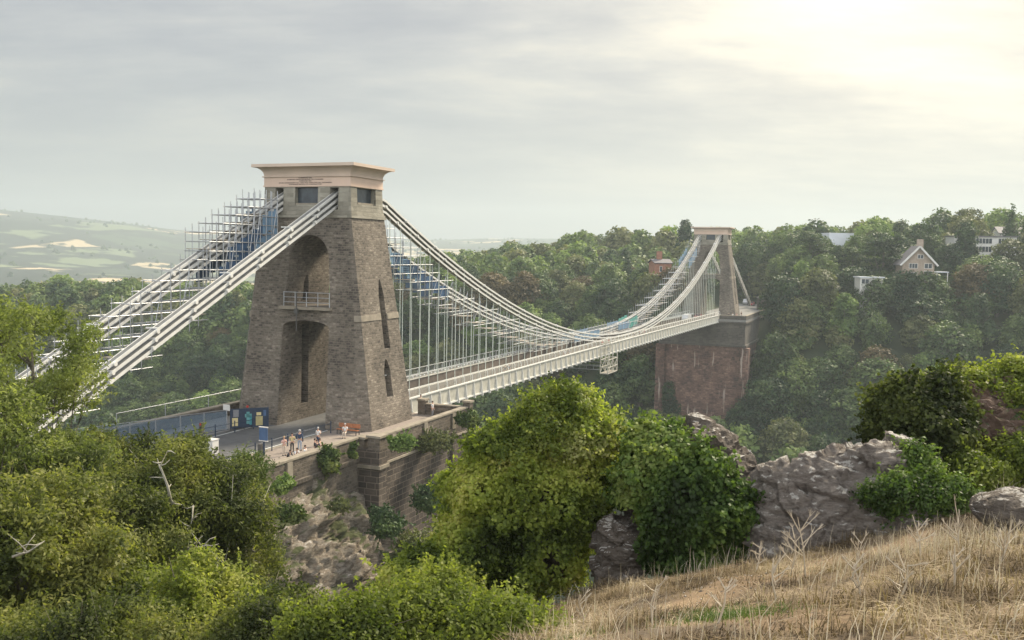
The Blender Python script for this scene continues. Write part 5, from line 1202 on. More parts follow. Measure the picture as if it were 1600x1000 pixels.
rg2 = [LB(1075, 785, 17.7, 1.3, 1.25, 1.25), LB(1040, 720, 17.7, 0.8, 0.8, 0.66), LB(1120, 800, 17.5, 0.8, 0.8, 0.95), LB(1010, 790, 17.6, 0.6, 0.7, 1.1), LB(1150, 815, 17.5, 0.5, 0.6, 0.6), LB(1080, 860, 17.3, 0.85, 0.6, 0.4)]
def bare2(c, rng):
    m_ = np.ones(len(c), bool)
    for i, p in enumerate(c):
        px, py = project(p)
        if (px > 1095 and py < 690+(px-1095)*0.95+rng.normal(0, 5)) or (px < 1000 and py > 790) : m_[i] = False
    return m_
ivy('ivy', 'dense dark ivy covering the right hand rounded rock', sub_lobes(rg2, 45, 0.24, rng_i), 90000, 'leaf_ivy', 73, 0.085, 0.075, keepf=bare2, shell=0.85)
# creeper on the far pier's foot
pc_ = [SO(200.0, -9.0), SO(200.0, -7.5)]
ivy('creeper', 'dark creeper patch low on the left face of the red pier', [(pc_[0][0], pc_[0][1], -26, 1.8, 1.0, 6.0), (pc_[1][0], pc_[1][1], -30, 2.6, 1.2, 4.0)], 3500, 'leaf_dark', 79, 0.6, 0.45, 7, 0.4, cut=False)
# bushes on the right mound
rb = [LB(1440, 655, 18.2, 0.85, 0.9, 0.75), LB(1420, 700, 18.0, 0.62, 0.7, 0.62), LB(1490, 640, 18.6, 0.75, 0.8, 0.6), LB(1470, 700, 17.9, 0.55, 0.6, 0.6)]
ivy('ivy_bush', 'rounded dark ivy bush at the right above the bare outcrop', sub_lobes(rb, 40, 0.25, rng_i), 62000, 'leaf_near', 74, 0.085, 0.065)
ivy('bush', 'sparse light green bush on top of the reddish mound', sub_lobes([LB(1530, 605, 18.9, 0.75, 0.8, 0.35), LB(1590, 610, 18.8, 0.6, 0.8, 0.5), LB(1470, 610, 18.9, 0.5, 0.6, 0.3)], 30, 0.2, rng_i), 22000, 'leaf_bright', 75, 0.08, 0.05, cat='bush')
ivy('bush', 'green bush at the right edge above the rock slab', sub_lobes([LB(1590, 715, 17.2, 0.55, 0.6, 0.4), LB(1540, 745, 16.8, 0.5, 0.5, 0.3), LB(1610, 660, 17.9, 0.4, 0.5, 0.6)], 30, 0.18, rng_i), 22000, 'leaf_bright', 76, 0.075, 0.045, cat='bush')
ivy('bush', 'small green bush hanging over the right end of the bare outcrop', sub_lobes([LB(1440, 750, 16.2, 0.40, 0.3, 0.42), LB(1422, 725, 16.3, 0.26, 0.2, 0.28), LB(1475, 785, 15.7, 0.5, 0.3, 0.30), LB(1390, 775, 15.6, 0.3, 0.3, 0.25)], 26, 0.16, rng_i), 24000, 'leaf_ivy', 77, 0.07, 0.04, cat='bush')
# shrubs on the cliff and walls
def shrub(label, px, py, Y, R, n, mat, seed, ll=0.24, lw=0.16, name='shrub'):
    nt_at(name, label, px, py, Y, R, 14, n, ll, lw, mat, seed, R[0]*0.4, crad=R[0]*0.09, r0=0.06, cat='shrub', group='shrubs on the cliff and retaining walls')
for i, a in enumerate([('dark green shrub at the foot of the dark stone buttress', 602, 815, 76, (1.6, 1.4, 1.3), 9000, 'leaf_dark'), ('green shrub hanging on the wall below the terrace parapet', 512, 718, 79.5, (1.2, 0.9, 1.3), 7000, 'leaf_shrub'),
                       ('small creeper on the buttress corner below the pedestal', 552, 706, 82, (0.5, 0.5, 1.2), 3000, 'leaf_shrub'), ('yellow green shrub on the wall right of the corner pedestal', 628, 692, 84, (1.2, 0.5, 0.9), 5500, 'leaf_light'),
                       ('low shrub on the wall ledge under the footway end', 680, 690, 92, (2.0, 1.0, 0.8), 7000, 'leaf_olive'), ('green shrub at the end of the terrace wall', 730, 655, 98, (1.3, 1.2, 0.9), 6000, 'leaf_shrub'),
                       ('dark leafy shrub in the gully right of the dark wall', 672, 780, 84, (1.8, 1.6, 1.4), 9000, 'leaf_dark'), ('grassy shrub low in the gully behind the bright bush', 655, 860, 76, (2.4, 2.0, 1.4), 10000, 'leaf_olive'),
                       ('dark shrub at the bottom right of the pale cliff', 628, 900, 74, (1.6, 1.6, 1.4), 8000, 'leaf_shrub'), ('tuft of green on the cliff ledge', 530, 790, 74, (0.9, 0.6, 0.5), 3500, 'leaf_olive'),
                       ('rounded green shrub on the cliff left edge', 452, 800, 66, (1.0, 0.8, 0.8), 4500, 'leaf_shrub'), ('small bright shrub high on the cliff beside the left trees', 440, 760, 68, (0.9, 0.8, 0.7), 4500, 'leaf_light')]):
    shrub(*a, 80+i)

# ================================================================ DRY GRASS
def blade_mesh(P, H, lean, W, rng, curl=0.5):
    n = len(P); a = rng.random(n)*2*PI; d = np.stack([np.cos(a), np.sin(a), np.zeros(n)], -1); sd = np.stack([-np.sin(a+0.6), np.cos(a+0.6), np.zeros(n)], -1)
    L_1 = (H*(1-0.35*lean))[:, None]; p1 = P+np.array([0, 0, 1])*L_1*0.55+d*(lean*H*0.35)[:, None]; p2 = P+np.array([0, 0, 1])*L_1*(1-curl*lean)[:, None]+d*(lean*H*1.0)[:, None]
    w = W[:, None]
    V_ = np.stack([P-sd*w, P+sd*w, p1+sd*w*0.8, p1-sd*w*0.8, p2+sd*w*0.25, p2-sd*w*0.25], 1).reshape(-1, 3)
    b_ = np.arange(n)[:, None]*6; F_ = np.concatenate([b_+np.array([0, 1, 2, 3]), b_+np.array([3, 2, 4, 5])], 0); return V_, F_
rng = np.random.default_rng(90)
def grass_spots(n, rmin=3.5, rmax=19, azm=(-8, 34)):
    r = np.sqrt(rng.random(n)*(rmax**2-rmin**2)+rmin**2); az = np.radians(azm[0]+(azm[1]-azm[0])*rng.random(n)); X = np.sin(az)*r; Y = np.cos(az)*r
    return X, Y
X, Y = grass_spots(170000); Z = ground(X, Y)
pathd = path_dist(X, Y)+vnoise(X, Y, 0.8, 40)*0.7                            # the trodden path
dens = np.clip((Z-11.2)/1.2, 0, 1)*np.clip((pathd-0.2)/0.5, 0.3, 1)*np.clip(0.75+vnoise(X, Y, 0.9, 8)*1.7, 0.12, 1)
k = rng.random(len(X)) < dens; X, Y, Z = X[k], Y[k], Z[k]; n = len(X)
clump = 0.65+vnoise(X, Y, 1.1, 15)*1.1
H = (0.09+0.28*rng.random(n)**1.8)*np.clip(clump, 0.25, 1.4); lean = np.clip(rng.normal(0.95, 0.4, n), 0.05, 1.6)
V_, F_ = blade_mesh(np.stack([X, Y, Z-0.02], -1), H, lean, 0.003+0.004*rng.random(n), rng)
tag(link('dry_grass', np_mesh('dry_grass', V_, F_, M['straw'])), 'tangled straw coloured dry grass covering the foreground slope', 'grass', None, 'stuff')
# loose stones on the trodden path
rp_ = np.random.default_rng(95); SV, SF = [], []
base_v = np.array([(-1, 0, 0), (0, -1, 0), (1, 0, 0), (0, 1, 0), (0, 0, .7), (0, 0, -.5)]); base_f = np.array([(0, 1, 4), (1, 2, 4), (2, 3, 4), (3, 0, 4), (1, 0, 5), (2, 1, 5), (3, 2, 5), (0, 3, 5)])
for i in range(900):
    k_ = rp_.integers(len(PATH)-1); q_ = PATH[k_]+(PATH[k_+1]-PATH[k_])*rp_.random()+rp_.normal(0, 0.45, 2); sz_ = 0.008+0.03*rp_.random()**4
    SV.append(base_v*(1+rp_.normal(0, .2, (6, 3)))*sz_+np.array([q_[0], q_[1], 0])); SF.append(base_f+6*i)
SV = np.concatenate(SV); SV[:, 2] += np.repeat(ground(SV[::6, 0], SV[::6, 1]), 6)
tag(link('pebbles', np_mesh('pebbles', SV, np.concatenate(SF), M['limestone'])), 'small loose stones scattered along the worn earth path', 'pebbles', None, 'stuff')
# green tufts
px_c = [at(1165, 975, 8.3), at(1080, 955, 9.5), at(860, 985, 9.0), at(1130, 965, 8.6)]
Xs, Ys = [], []
for c in px_c: Xs.append(rng.normal(c[0], 0.26, 600)); Ys.append(rng.normal(c[1], 0.22, 600))
X = np.concatenate(Xs); Y = np.concatenate(Ys); Z = ground(X, Y); n = len(X)
V_, F_ = blade_mesh(np.stack([X, Y, Z-0.02], -1), 0.06+0.09*rng.random(n), np.clip(rng.normal(0.5, 0.2, n), 0.05, 1.1), np.full(n, 0.0035), rng)
tag(link('green_grass', np_mesh('green_grass', V_, F_, M['grass_green'])), 'small green grass tufts in the dry slope near the bottom edge', 'grass', None, 'stuff')
# thin dry stems standing above the grass
X, Y = grass_spots(9000, 4.5, 18, (0, 33)); Z = ground(X, Y); dens = np.clip((Z-12.0)/1.0, 0, 1)*np.where((X-4 > (13-Y)*0.6), 1, 0.35)*np.clip(0.4+vnoise(X, Y, 1.5, 30)*1.6, 0.03, 1)*np.clip((path_dist(X, Y)-0.4)/0.5, 0, 1)
k = rng.random(len(X)) < dens; X, Y, Z = X[k], Y[k], Z[k]; n = len(X)
V_, F_ = blade_mesh(np.stack([X, Y, Z-0.02], -1), 0.26+0.30*rng.random(n), np.clip(rng.normal(0.3, 0.2, n), 0.02, 0.9), 0.0022+0.0018*rng.random(n), rng, 0.3)
tag(link('dry_grass_stems', np_mesh('dry_grass_stems', V_, F_, M['straw_pale'])), 'thin pale dry stems standing up through the foreground grass', 'dry stems', None, 'stuff')
# branched dead weeds, one by one
def dead_weed(px, py, Y, h, seed, label):
    p = at(px, py, Y); x, y = p[0], p[1]; r_ = random.Random(seed); m = MB()
    top = Vector((r_.uniform(-.25, .25)*h, r_.uniform(-.2, .2)*h, h)); m.tube([(0, 0, -0.05), top*0.5+Vector((r_.uniform(-.04, .04), 0, 0)), top], [0.012, 0.009, 0.005], 5)
    for i in range(7):
        s_ = top*(0.3+0.65*r_.random()); d = Vector((r_.uniform(-1, 1), r_.uniform(-.7, .7), r_.uniform(.35, 1.0))).normalized()*h*r_.uniform(.25, .5); m.tube([s_, s_+d*0.5, s_+d+Vector((0, 0, .02))], [0.008, 0.006, 0.003], 4)
        for q in range(3):
            d2 = (d.normalized()+Vector((r_.uniform(-.8, .8), r_.uniform(-.5, .5), r_.uniform(0, .6)))).normalized()*h*0.13; m.tube([s_+d*0.8, s_+d*0.8+d2], [0.0045, 0.002], 4)
    o = link('dead_weed', m.mesh('dead_weed', M['straw_pale']), None, (x, y, gz(x, y))); tag(o, label, 'dead weed', 'branched dead weeds in the dry grass')
WEEDS = [(1260, 890, 12.5, 0.75, 'tallest forked pale dead weed standing before the right bush'), (1235, 880, 12.9, 0.55, 'forked dead weed just left of the tallest one'), (1215, 965, 9.2, 0.34, 'branched dead weed in the lower right grass'), (1330, 900, 11.5, 0.42, 'dead weed right of the tallest one'),
         (1180, 872, 14.3, 0.42, 'thin white dead weed at the foot of the bare outcrop'), (1120, 985, 8.0, 0.3, 'dead weed beside the green grass tuft'), (1020, 985, 8.8, 0.34, 'dead weed left of the green grass tuft'), (910, 975, 9.8, 0.34, 'dead weed near the bushes at bottom centre'),
         (1440, 870, 11.3, 0.5, 'dead weed under the right bushes'), (1500, 850, 11.5, 0.5, 'dead weed before the rock slab'), (1560, 880, 9.8, 0.45, 'rightmost tall dead weed'), (1400, 960, 8.2, 0.36, 'dead weed low at the right'), (1490, 940, 8.6, 0.38, 'dead weed low near the right corner'), (1345, 960, 8.6, 0.3, 'short dead weed at bottom right of the path')]
for i, (px, py, Yd, h, lb) in enumerate(WEEDS): dead_weed(px, py, Yd, h*1.1, 100+i, lb)
# ================================================================ HOUSES
def house(name, label, px, py, Y, w, d, h, wall, roof=None, roofmat='roof_slate', rz=0.0, wins=(), chim=(), gable_front=False, trim=True, rh=2.5, over=0.4, cat='house'):
    """w across, d deep, h to the eaves; wins: (x, z, w, h) on the front face, frame then pane"""
    p = at(px, py, Y); e = empty(name, (p[0], p[1], p[2]), rz); tag(e, label, cat)
    zg = min(gz(p[0]+a_, p[1]+b_) for a_ in (-w/2, w/2) for b_ in (-d/2, d/2))
    MB().box(-w/2, w/2, -d/2, d/2, min(-1.0, zg-p[2]-0.5), h).build('wall', M[wall], e)
    if roof == 'flat':
        MB().box(-w/2-over, w/2+over, -d/2-over, d/2+over, h+0.003, h+0.35).build('roof', M[roofmat], e)
    elif roof == 'mansard':
        r = MB(); r.loft([[(-w/2-.3, -d/2-.3, h+.003), (w/2+.3, -d/2-.3, h+.003), (w/2+.3, d/2+.3, h+.003), (-w/2-.3, d/2+.3, h+.003)], [(-w/2+.7, -d/2+1.2, h+rh), (w/2-.3, -d/2+1.2, h+rh), (w/2-.3, d/2-1.2, h+rh), (-w/2+.7, d/2-1.2, h+rh)]]); r.build('roof', M[roofmat], e)
    elif roof == 'gable':
        if gable_front:                                   # ridge runs away from the viewer
            r = MB()
            for sg in (1, -1):
                x1 = sg*(w/2+over); r.hexa([(0, -d/2-over, h+rh), (x1, -d/2-over, h-over*rh/(w/2)), (x1, d/2+over, h-over*rh/(w/2)), (0, d/2+over, h+rh), (0, -d/2-over, h+rh+.25), (x1, -d/2-over, h-over*rh/(w/2)+.25), (x1, d/2+over, h-over*rh/(w/2)+.25), (0, d/2+over, h+rh+.25)])
            ro = r.build('roof', M[roofmat], e); fix_normals(ro)
            g = MB().prism_y([(-w/2+.01, h+.003), (w/2-.01, h+.003), (0, h+rh-.05)], -d/2+.01, d/2-.01); fix_normals(g.build('gable', M[wall], e))
            b_ = MB()
            for sg in (1, -1): b_.beam((0, -d/2-over-.06, h+rh+.02), (sg*(w/2+over), -d/2-over-.06, h-over*rh/(w/2)+.02), 0.1, 0.55, up=(0, 0, 1))
            b_.build('bargeboard', M['house_white'], e)
        else:
            r = MB().prism_x([(-d/2-over, h-.1), (-d/2-over, h+.1), (0, h+rh), (d/2+over, h+.1), (d/2+over, h-.1), (0, h+rh-.3)], -w/2-over, w/2+over); ro = r.build('roof', M[roofmat], e); fix_normals(ro)
            fix_normals(MB().prism_x([(-d/2+.02, h+.003), (d/2-.02, h+.003), (0, h+rh-.35)], -w/2+.01, w/2-.01).build('gable', M[wall], e))
        
    for (x, y, a, ht) in chim: MB().box(x-a/2, x+a/2, y-.45, y+.45, h, ht).build('chimney', M[wall], e)
    for (x, z, ww, wh) in wins:
        f = MB(); y0 = -d/2
        f.box(x-ww/2, x+ww/2, y0-.09, y0-.003, z, z+.12); f.box(x-ww/2, x+ww/2, y0-.09, y0-.003, z+wh-.12, z+wh); n_ = max(1, int(round(ww/1.0)))
        for i in range(n_+1):
            xx = x-ww/2+.06+(ww-.12)*i/n_; f.box(xx-.06, xx+.06, y0-.088, y0-.002, z+.12, z+wh-.12)
        fo = f.build('window', M['house_white'], e); MB().box(x-ww/2+.02, x+ww/2-.02, y0-.05, y0-.004, z+.02, z+wh-.02).build('pane', M['window_dark'], fo)
    return e
house('house', 'large brick building with a broad pale roof among trees right of the far tower', 1308, 402, 372, 13.0, 13, 3.6, 'house_brick', 'mansard', 'roof_pale', 0.1, [(-4, 1.0, 1.6, 1.6), (1, 1.0, 1.6, 1.6), (5, 1, 1.6, 1.6)], [(-5.6, 1, 0.9, 8.0)], rh=5.6)
g_ = house('house', 'tan house with a white edged gable and a chimney behind the layered cedar', 1428, 440, 305, 9.4, 9, 6.0, 'house_tan', 'gable', 'roof_slate', -0.15, [(2.9, 0.5, 2.4, 3.0), (2.9, 4.2, 2.4, 1.6), (-1.5, 4.2, 2.6, 1.6), (-1.8, 0.6, 3.2, 2.4), (0.5, 7.2, 1.8, 1.3)], [(1.8, 2, 1.9, 13.4)], True, rh=5.0, over=0.9)
MB().box(4.75, 8.6, -6.2, -2, 3.1, 3.4).build('canopy', M['roof_pale'], g_)
for x in (5.2, 8.3): MB().box(x-.1, x+.1, -6.1, -5.9, -1, 3.097).build('post', M['house_white'], g_)
house('pavilion', 'low white windowed garden building left of the gabled house', 1357, 446, 300, 7, 5, 2.4, 'house_white', 'flat', 'roof_pale', 0.0, [(-2, 0.5, 2.4, 1.6), (1.6, 0.5, 2.4, 1.6)], cat='garden building')
house('apartment_block', 'block of flats with long white framed windows near the right edge', 1530, 412, 330, 20, 9, 9.0, 'house_white', 'flat', 'roof_slate', -0.1, [(-7, 0.8, 4.6, 2), (-7, 3.9, 4.6, 2), (-7, 6.7, 4.6, 1.9), (-.5, 0.8, 5.4, 2), (-.5, 3.9, 5.4, 2), (-.5, 6.7, 5.4, 1.9), (6.6, 0.8, 5, 2), (6.6, 3.9, 5, 2), (6.6, 6.7, 5, 1.9)], cat='flats')
house('apartment_block', 'slate roofed white windowed block higher up at the right edge', 1590, 384, 372, 17, 8, 4.6, 'house_white', 'gable', 'roof_slate', -0.1, [(-6, 1.3, 3, 2), (-1.5, 1.3, 3, 2), (3, 1.3, 3, 2)], rh=2.6, cat='flats')
house('house', 'red brick house with a tall chimney among trees left of the far tower', 1031, 432, 330, 6.0, 6, 4.6, 'house_brick', 'gable', 'roof_slate', 0.2, [(-0.8, 1.6, 0.9, 2.0)], [(-0.4, 0, 1.8, 8.6)], rh=1.4)
lx, ly = SO(262, 9.3)
e = empty('gate_lodge', (lx, ly, -1.2), -YAW); tag(e, 'small grey stone lodge beside the far approach road', 'lodge')
MB().box(-1.6, 1.8, -3, 3, -1, 4.2).build('wall', M['pier_grey'], e); MB().box(-1.8, 2.0, -3.2, 3.2, 4.203, 4.5).build('roof', M['roof_slate'], e); MB().box(-0.4, 0.5, -3.05, -3.003, 0.1, 2.2).build('door', M['window_dark'], e)

# ================================================================ VEHICLES
def car(label, s, o, z, rz, mat, kind='car', name='parked_car'):
    e = bempty(name, o, s, z, rz); tag(e, label, 'van' if kind == 'van' else 'car', 'vehicles on the road'); del e['_o']
    W = 0.88
    if kind == 'car': low = [(-2.05, .45), (-2.1, .75), (-1.95, .95), (-1.1, 1.0), (-0.5, 1.42), (0.9, 1.45), (1.6, 1.05), (2.05, .95), (2.1, .5), (1.9, .28), (-1.9, .28)]
    else: low = [(-2.4, .45), (-2.45, 1.0), (-1.9, 1.25), (-1.5, 1.95), (2.3, 2.05), (2.45, 1.9), (2.45, .5), (2.3, .3), (-2.2, .3)]
    def inset(p, f): zc = .9; return [(y, z_) if z_ < 1.0 else (y*0.97, z_) for y, z_ in p]
    m = MB(); n = len(low)
    m.loft([[(-W+.06, y, z_) for y, z_ in low], [(-W*(1 if True else 1), y, z_) if z_ < 1.02 else (-W+.16, y, z_) for y, z_ in low], [(W, y, z_) if z_ < 1.02 else (W-.16, y, z_) for y, z_ in low], [(W-.06, y, z_) for y, z_ in low]])
    bd = m.build('body', M[mat], e); fix_normals(bd)
    if kind == 'car':
        MB().hexa([(-.68, -1.12, 1.03), (.68, -1.12, 1.03), (.62, -.55, 1.42), (-.62, -.55, 1.42), (-.68, -1.16, 1.05), (.68, -1.16, 1.05), (.62, -.59, 1.44), (-.62, -.59, 1.44)]).build('windscreen', M['window_dark'], e)
        MB().hexa([(-.62, .95, 1.43), (.62, .95, 1.43), (.68, 1.55, 1.08), (-.68, 1.55, 1.08), (-.62, .98, 1.46), (.62, .98, 1.46), (.68, 1.58, 1.11), (-.68, 1.58, 1.11)]).build('rear_window', M['window_dark'], e)
    for sg in (1, -1):
        x = sg*(W-.10)
        if kind == 'car': MB().hexa([(x, -.9, 1.06), (x+sg*.03, -.9, 1.06), (x+sg*.03, 1.3, 1.06), (x, 1.3, 1.06), (x-sg*.03, -.45, 1.38), (x, -.45, 1.38), (x, .85, 1.38), (x-sg*.03, .85, 1.38)]).build('side_window', M['window_dark'], e)
        else: MB().box(min(x, x+sg*.03), max(x, x+sg*.03), -1.4, -.5, 1.25, 1.75).build('side_window', M['window_dark'], e)
        for y in (-1.3, 1.3):
            w = MB().tube([(sg*(W-.2), y, .32), (sg*(W+.01), y, .32)], .33, 14).build('wheel', M['tyre'], e); MB().tube([(sg*(W+.012), y, .32), (sg*(W+.03), y, .32)], .19, 10).build('rim', M['galvanised'], w)
        MB().box(sg*.62-.16, sg*.62+.16, -2.14, -2.08, .62, .78).build('headlight', M['globe'], e)
        MB().box(sg*.62-.16, sg*.62+.16, 2.06, 2.13, .68, .84).build('tail_light', M['lamp_red'], e)
    return e
car('red car on the bridge at foot of the far tower', 199, -0.6, -1.2, 0, 'red_car')
car('white van on bridge left of the red car below the far tower', 186, -1.4, -1.15, 0, 'white_car', 'van')
car('small red and white car waiting on the far approach road', 285, 2.2, -1.14, 0, 'red_car')
car('white van parked at the back of the far approach road', 295, -1.5, -1.14, 0, 'white_car', 'van')
car('silver car half hidden by the near leg of the far tower', 203.5, 1.6, -1.2, PI, 'grey_car')

# ================================================================ TERRACE FURNITURE
def post(x, y, z0=0.0, h=1.05, r=.045, mb=None): return (mb or MB()).tube([(x, y, z0), (x, y, z0+h)], r, 7)
def railing(label, pts, z0, parent_o, n):
    e = bempty('railing', *parent_o); tag(e, label, 'railing', 'dark railings along the road')
    for i in range(n+1):
        t = i/n; o = lerp(pts[0][0], pts[1][0], t); s = lerp(pts[0][1], pts[1][1], t); p = post(o, s, z0, 1.1, .055); p.ball((o, s, z0+1.12), .07, 6); p.build('post', M['navy'], e)
    for z in (.45, .95): MB().tube([(pts[0][0], pts[0][1], z0+z), (pts[1][0], pts[1][1], z0+z)], .028, 5).build('rail', M['navy'], e)
railing('long navy railing between the road and the near footway', [(5.2, -30), (5.2, -6.6)], 0, (5.2, -18), 10)
railing('short navy railing on the far pavement in front of the blue barrier', [(-4.6, -20), (-2.6, -8.3)], 0, (-3.6, -14), 5)
e = bempty('bench', 7.0, -6.3); tag(e, 'orange brown wooden bench against the front of the big tower', 'bench')
b_ = MB()
for k in range(3): b_.box(5.8, 8.2, -6.65+k*.15, -6.53+k*.15, .44, .48)
b_.build('seat', M['wood_orange'], e); b_ = MB()
for k in range(3): b_.box(5.8, 8.2, -6.12, -6.08, .62+k*.14, .73+k*.14)
b_.build('backrest', M['wood_orange'], e)
for x in (5.95, 8.05):
    l = MB(); l.box(x-.04, x+.04, -6.66, -6.6, 0, .44); l.box(x-.04, x+.04, -6.08, -6.02, 0, 1.0); l.box(x-.035, x+.035, -6.6, -6.08, .38, .437); l.build('leg', M['dark_iron'], e)
e = bempty('information_sign', 5.8, -17.9); tag(e, 'blue panel sign on a dark post beside the near footway', 'sign')
post(5.8, -17.9, 0, 2.5, .09).build('post', M['navy'], e); p_ = MB().box(5.38, 6.22, -17.99, -17.92, 1.35, 2.45).build('panel', M['mesh_blue'], e); MB().box(5.34, 6.26, -18.01, -17.9, 2.453, 2.53).build('frame', M['house_white'], p_); MB().box(5.34, 6.26, -18.01, -17.9, 1.27, 1.347).build('frame', M['house_white'], p_)
MB().box(5.3, 5.62, -18.1, -17.8, 0, 1.0).build('base_box', M['dark_iron'], e)
e = bempty('traffic_signal', 0.2, -19.0); tag(e, 'black traffic signal on a post next to a white cabinet', 'traffic signal')
post(0.1, -19, -.1, 1.9, .05).build('pole', M['dark_iron'], e); h_ = MB().box(-.08, .28, -19.15, -18.9, 1.7, 2.6).build('signal_head', M['dark_iron'], e)
for k, mt in enumerate(('tyre', 'tyre', 'lamp_red')): MB().tube([(.1, -19.16, 1.9+k*.27), (.1, -19.2, 1.9+k*.27)], .09, 10).build('lens', M[mt], h_)
e = bempty('control_cabinet', 1.1, -18.9); tag(e, 'white cabinet with a dark round opening by the traffic signal', 'cabinet'); MB().box(.75, 1.5, -19.3, -18.5, -.1, 1.15).build('box', M['house_white'], e); MB().tube([(1.0, -19.31, .7), (1.0, -19.34, .7)], .17, 12).build('dial', M['dark_iron'], e); MB().box(.7, 1.55, -19.35, -18.45, 1.153, 1.2).build('lid', M['house_white'], e)
e = bempty('display_hoarding', -2.7, -8.3); tag(e, 'dark blue display hoarding with coloured pictures at the left foot of the big tower', 'hoarding')
def HP(t, z, d=0.0): return (lerp(-4.3, -1.75, t)+d*0.69, lerp(-9.7, -7.0, t)-d*0.72, z)
def panel(t0, t1, z0, z1, d0, d1, mb=None):
    return (mb or MB()).hexa([HP(t0, z0, d0), HP(t1, z0, d0), HP(t1, z0, d1), HP(t0, z0, d1), HP(t0, z1, d0), HP(t1, z1, d0), HP(t1, z1, d1), HP(t0, z1, d1)])
ob = panel(0, 1, .15, 2.05, -.05, 0).build('board', M['navy'], e); fix_normals(ob)
for t in (0.01, .36, .99): post(*HP(t, 0, -.1)[:2], 0, 2.2, .05).build('post', M['dark_iron'], e)
art = [(.05, .2, .35, 1.15, 'cloth_yellow'), (.08, .22, 1.25, 1.95, 'cloth_grey'), (.42, .50, .5, 1.7, 'teal_art'), (.38, .56, 1.15, 1.5, 'teal_art'), (.66, .84, .3, 1.2, 'art_gold'), (.68, .80, 1.3, 1.6, 'cloth_yellow'), (.86, .93, 1.2, 1.8, 'mesh_blue'), (.5, .56, .4, 1.3, 'cloth_teal')]
plain('teal_art', (0.10, 0.28, 0.28)); plain('art_gold', (0.40, 0.34, 0.16))
for a in art: fix_normals(panel(a[0], a[1], a[2], a[3], .004, .02).build('picture', M[a[4]], e))
MB().ball((*HP(.45, 0, -.1)[:2], 2.2), .14, 8).build('warning_lamp', M['lamp_red'], e)
e = bempty('mesh_barrier', -7.0, -16); tag(e, 'translucent blue mesh barrier panels along the far pavement left of the hoarding', 'barrier')
for i in range(6):
    a = (lerp(-9.2, -4.5, i/6.0), lerp(-24, -9.9, i/6.0)); b_ = (lerp(-9.2, -4.5, (i+.97)/6.0), lerp(-24, -9.9, (i+.97)/6.0))
    m = MB().hexa([(a[0], a[1], .15), (b_[0], b_[1], .15), (b_[0]+.02, b_[1]-.02, .15), (a[0]+.02, a[1]-.02, .15), (a[0], a[1], 1.9), (b_[0], b_[1], 1.9), (b_[0]+.02, b_[1]-.02, 1.9), (a[0]+.02, a[1]-.02, 1.9)]); pn = m.build('mesh_panel', M['blue_mesh'], e); fix_normals(pn)
    f = MB(); f.tube([(*a, 0), (*a, 2.0), (*b_, 2.0), (*b_, 0)], .035, 5); f.build('frame', M['galvanised'], pn); MB().box(a[0]-.3, a[0]+.3, a[1]-.12, a[1]+.12, 0, .13).build('foot', M['dark_iron'], pn)
e = bempty('handrail', -11, -6); tag(e, 'thin pale handrail beyond the far parapet left of the big tower', 'railing')
m = MB(); m.tube([(-12.5, -16, 1.9), (-12.5, -3, 1.9), (-12.2, 6, 2.0)], .05, 5); m.build('rail', M['galvanised'], e)
for s in (-16, -9.5, -3, 4): post(-12.5, s, -.6, 2.5, .04).build('post', M['galvanised'], e)
e = bempty('road_sign', -4.6, -9.0, 0); tag(e, 'small white notice on a post at the left end of the hoarding', 'sign'); post(-4.6, -9.8, 0, 2.3, .04).build('post', M['galvanised'], e); MB().box(-5.0, -4.2, -9.87, -9.84, 1.9, 2.5).build('plate', M['house_white'], e)

# ================================================================ PEOPLE
def skin_mesh(V_, E_, R_, root=0, sub=1):
    me = D.meshes.new('s'); me.from_pydata([tuple(v) for v in V_], E_, []); ob = D.objects.new('s', me); COL.objects.link(ob)
    sk = ob.modifiers.new('k', 'SKIN'); sk.use_smooth_shade = True
    if not me.skin_vertices:
        try:
            import bmesh as bmm; bm = bmm.new(); bm.from_mesh(me); bm.verts.layers.skin.verify(); bm.to_mesh(me); bm.free()
        except Exception: pass
    sv = me.skin_vertices[0].data
    for i, r in enumerate(R_): sv[i].radius = (r, r) if not isinstance(r, tuple) else r; sv[i].use_root = (i == root)
    if sub: s2 = ob.modifiers.new('u', 'SUBSURF'); s2.levels = sub; s2.render_levels = sub
    dg = C.evaluated_depsgraph_get(); r_ = D.meshes.new_from_object(ob.evaluated_get(dg)); D.objects.remove(ob); return r_
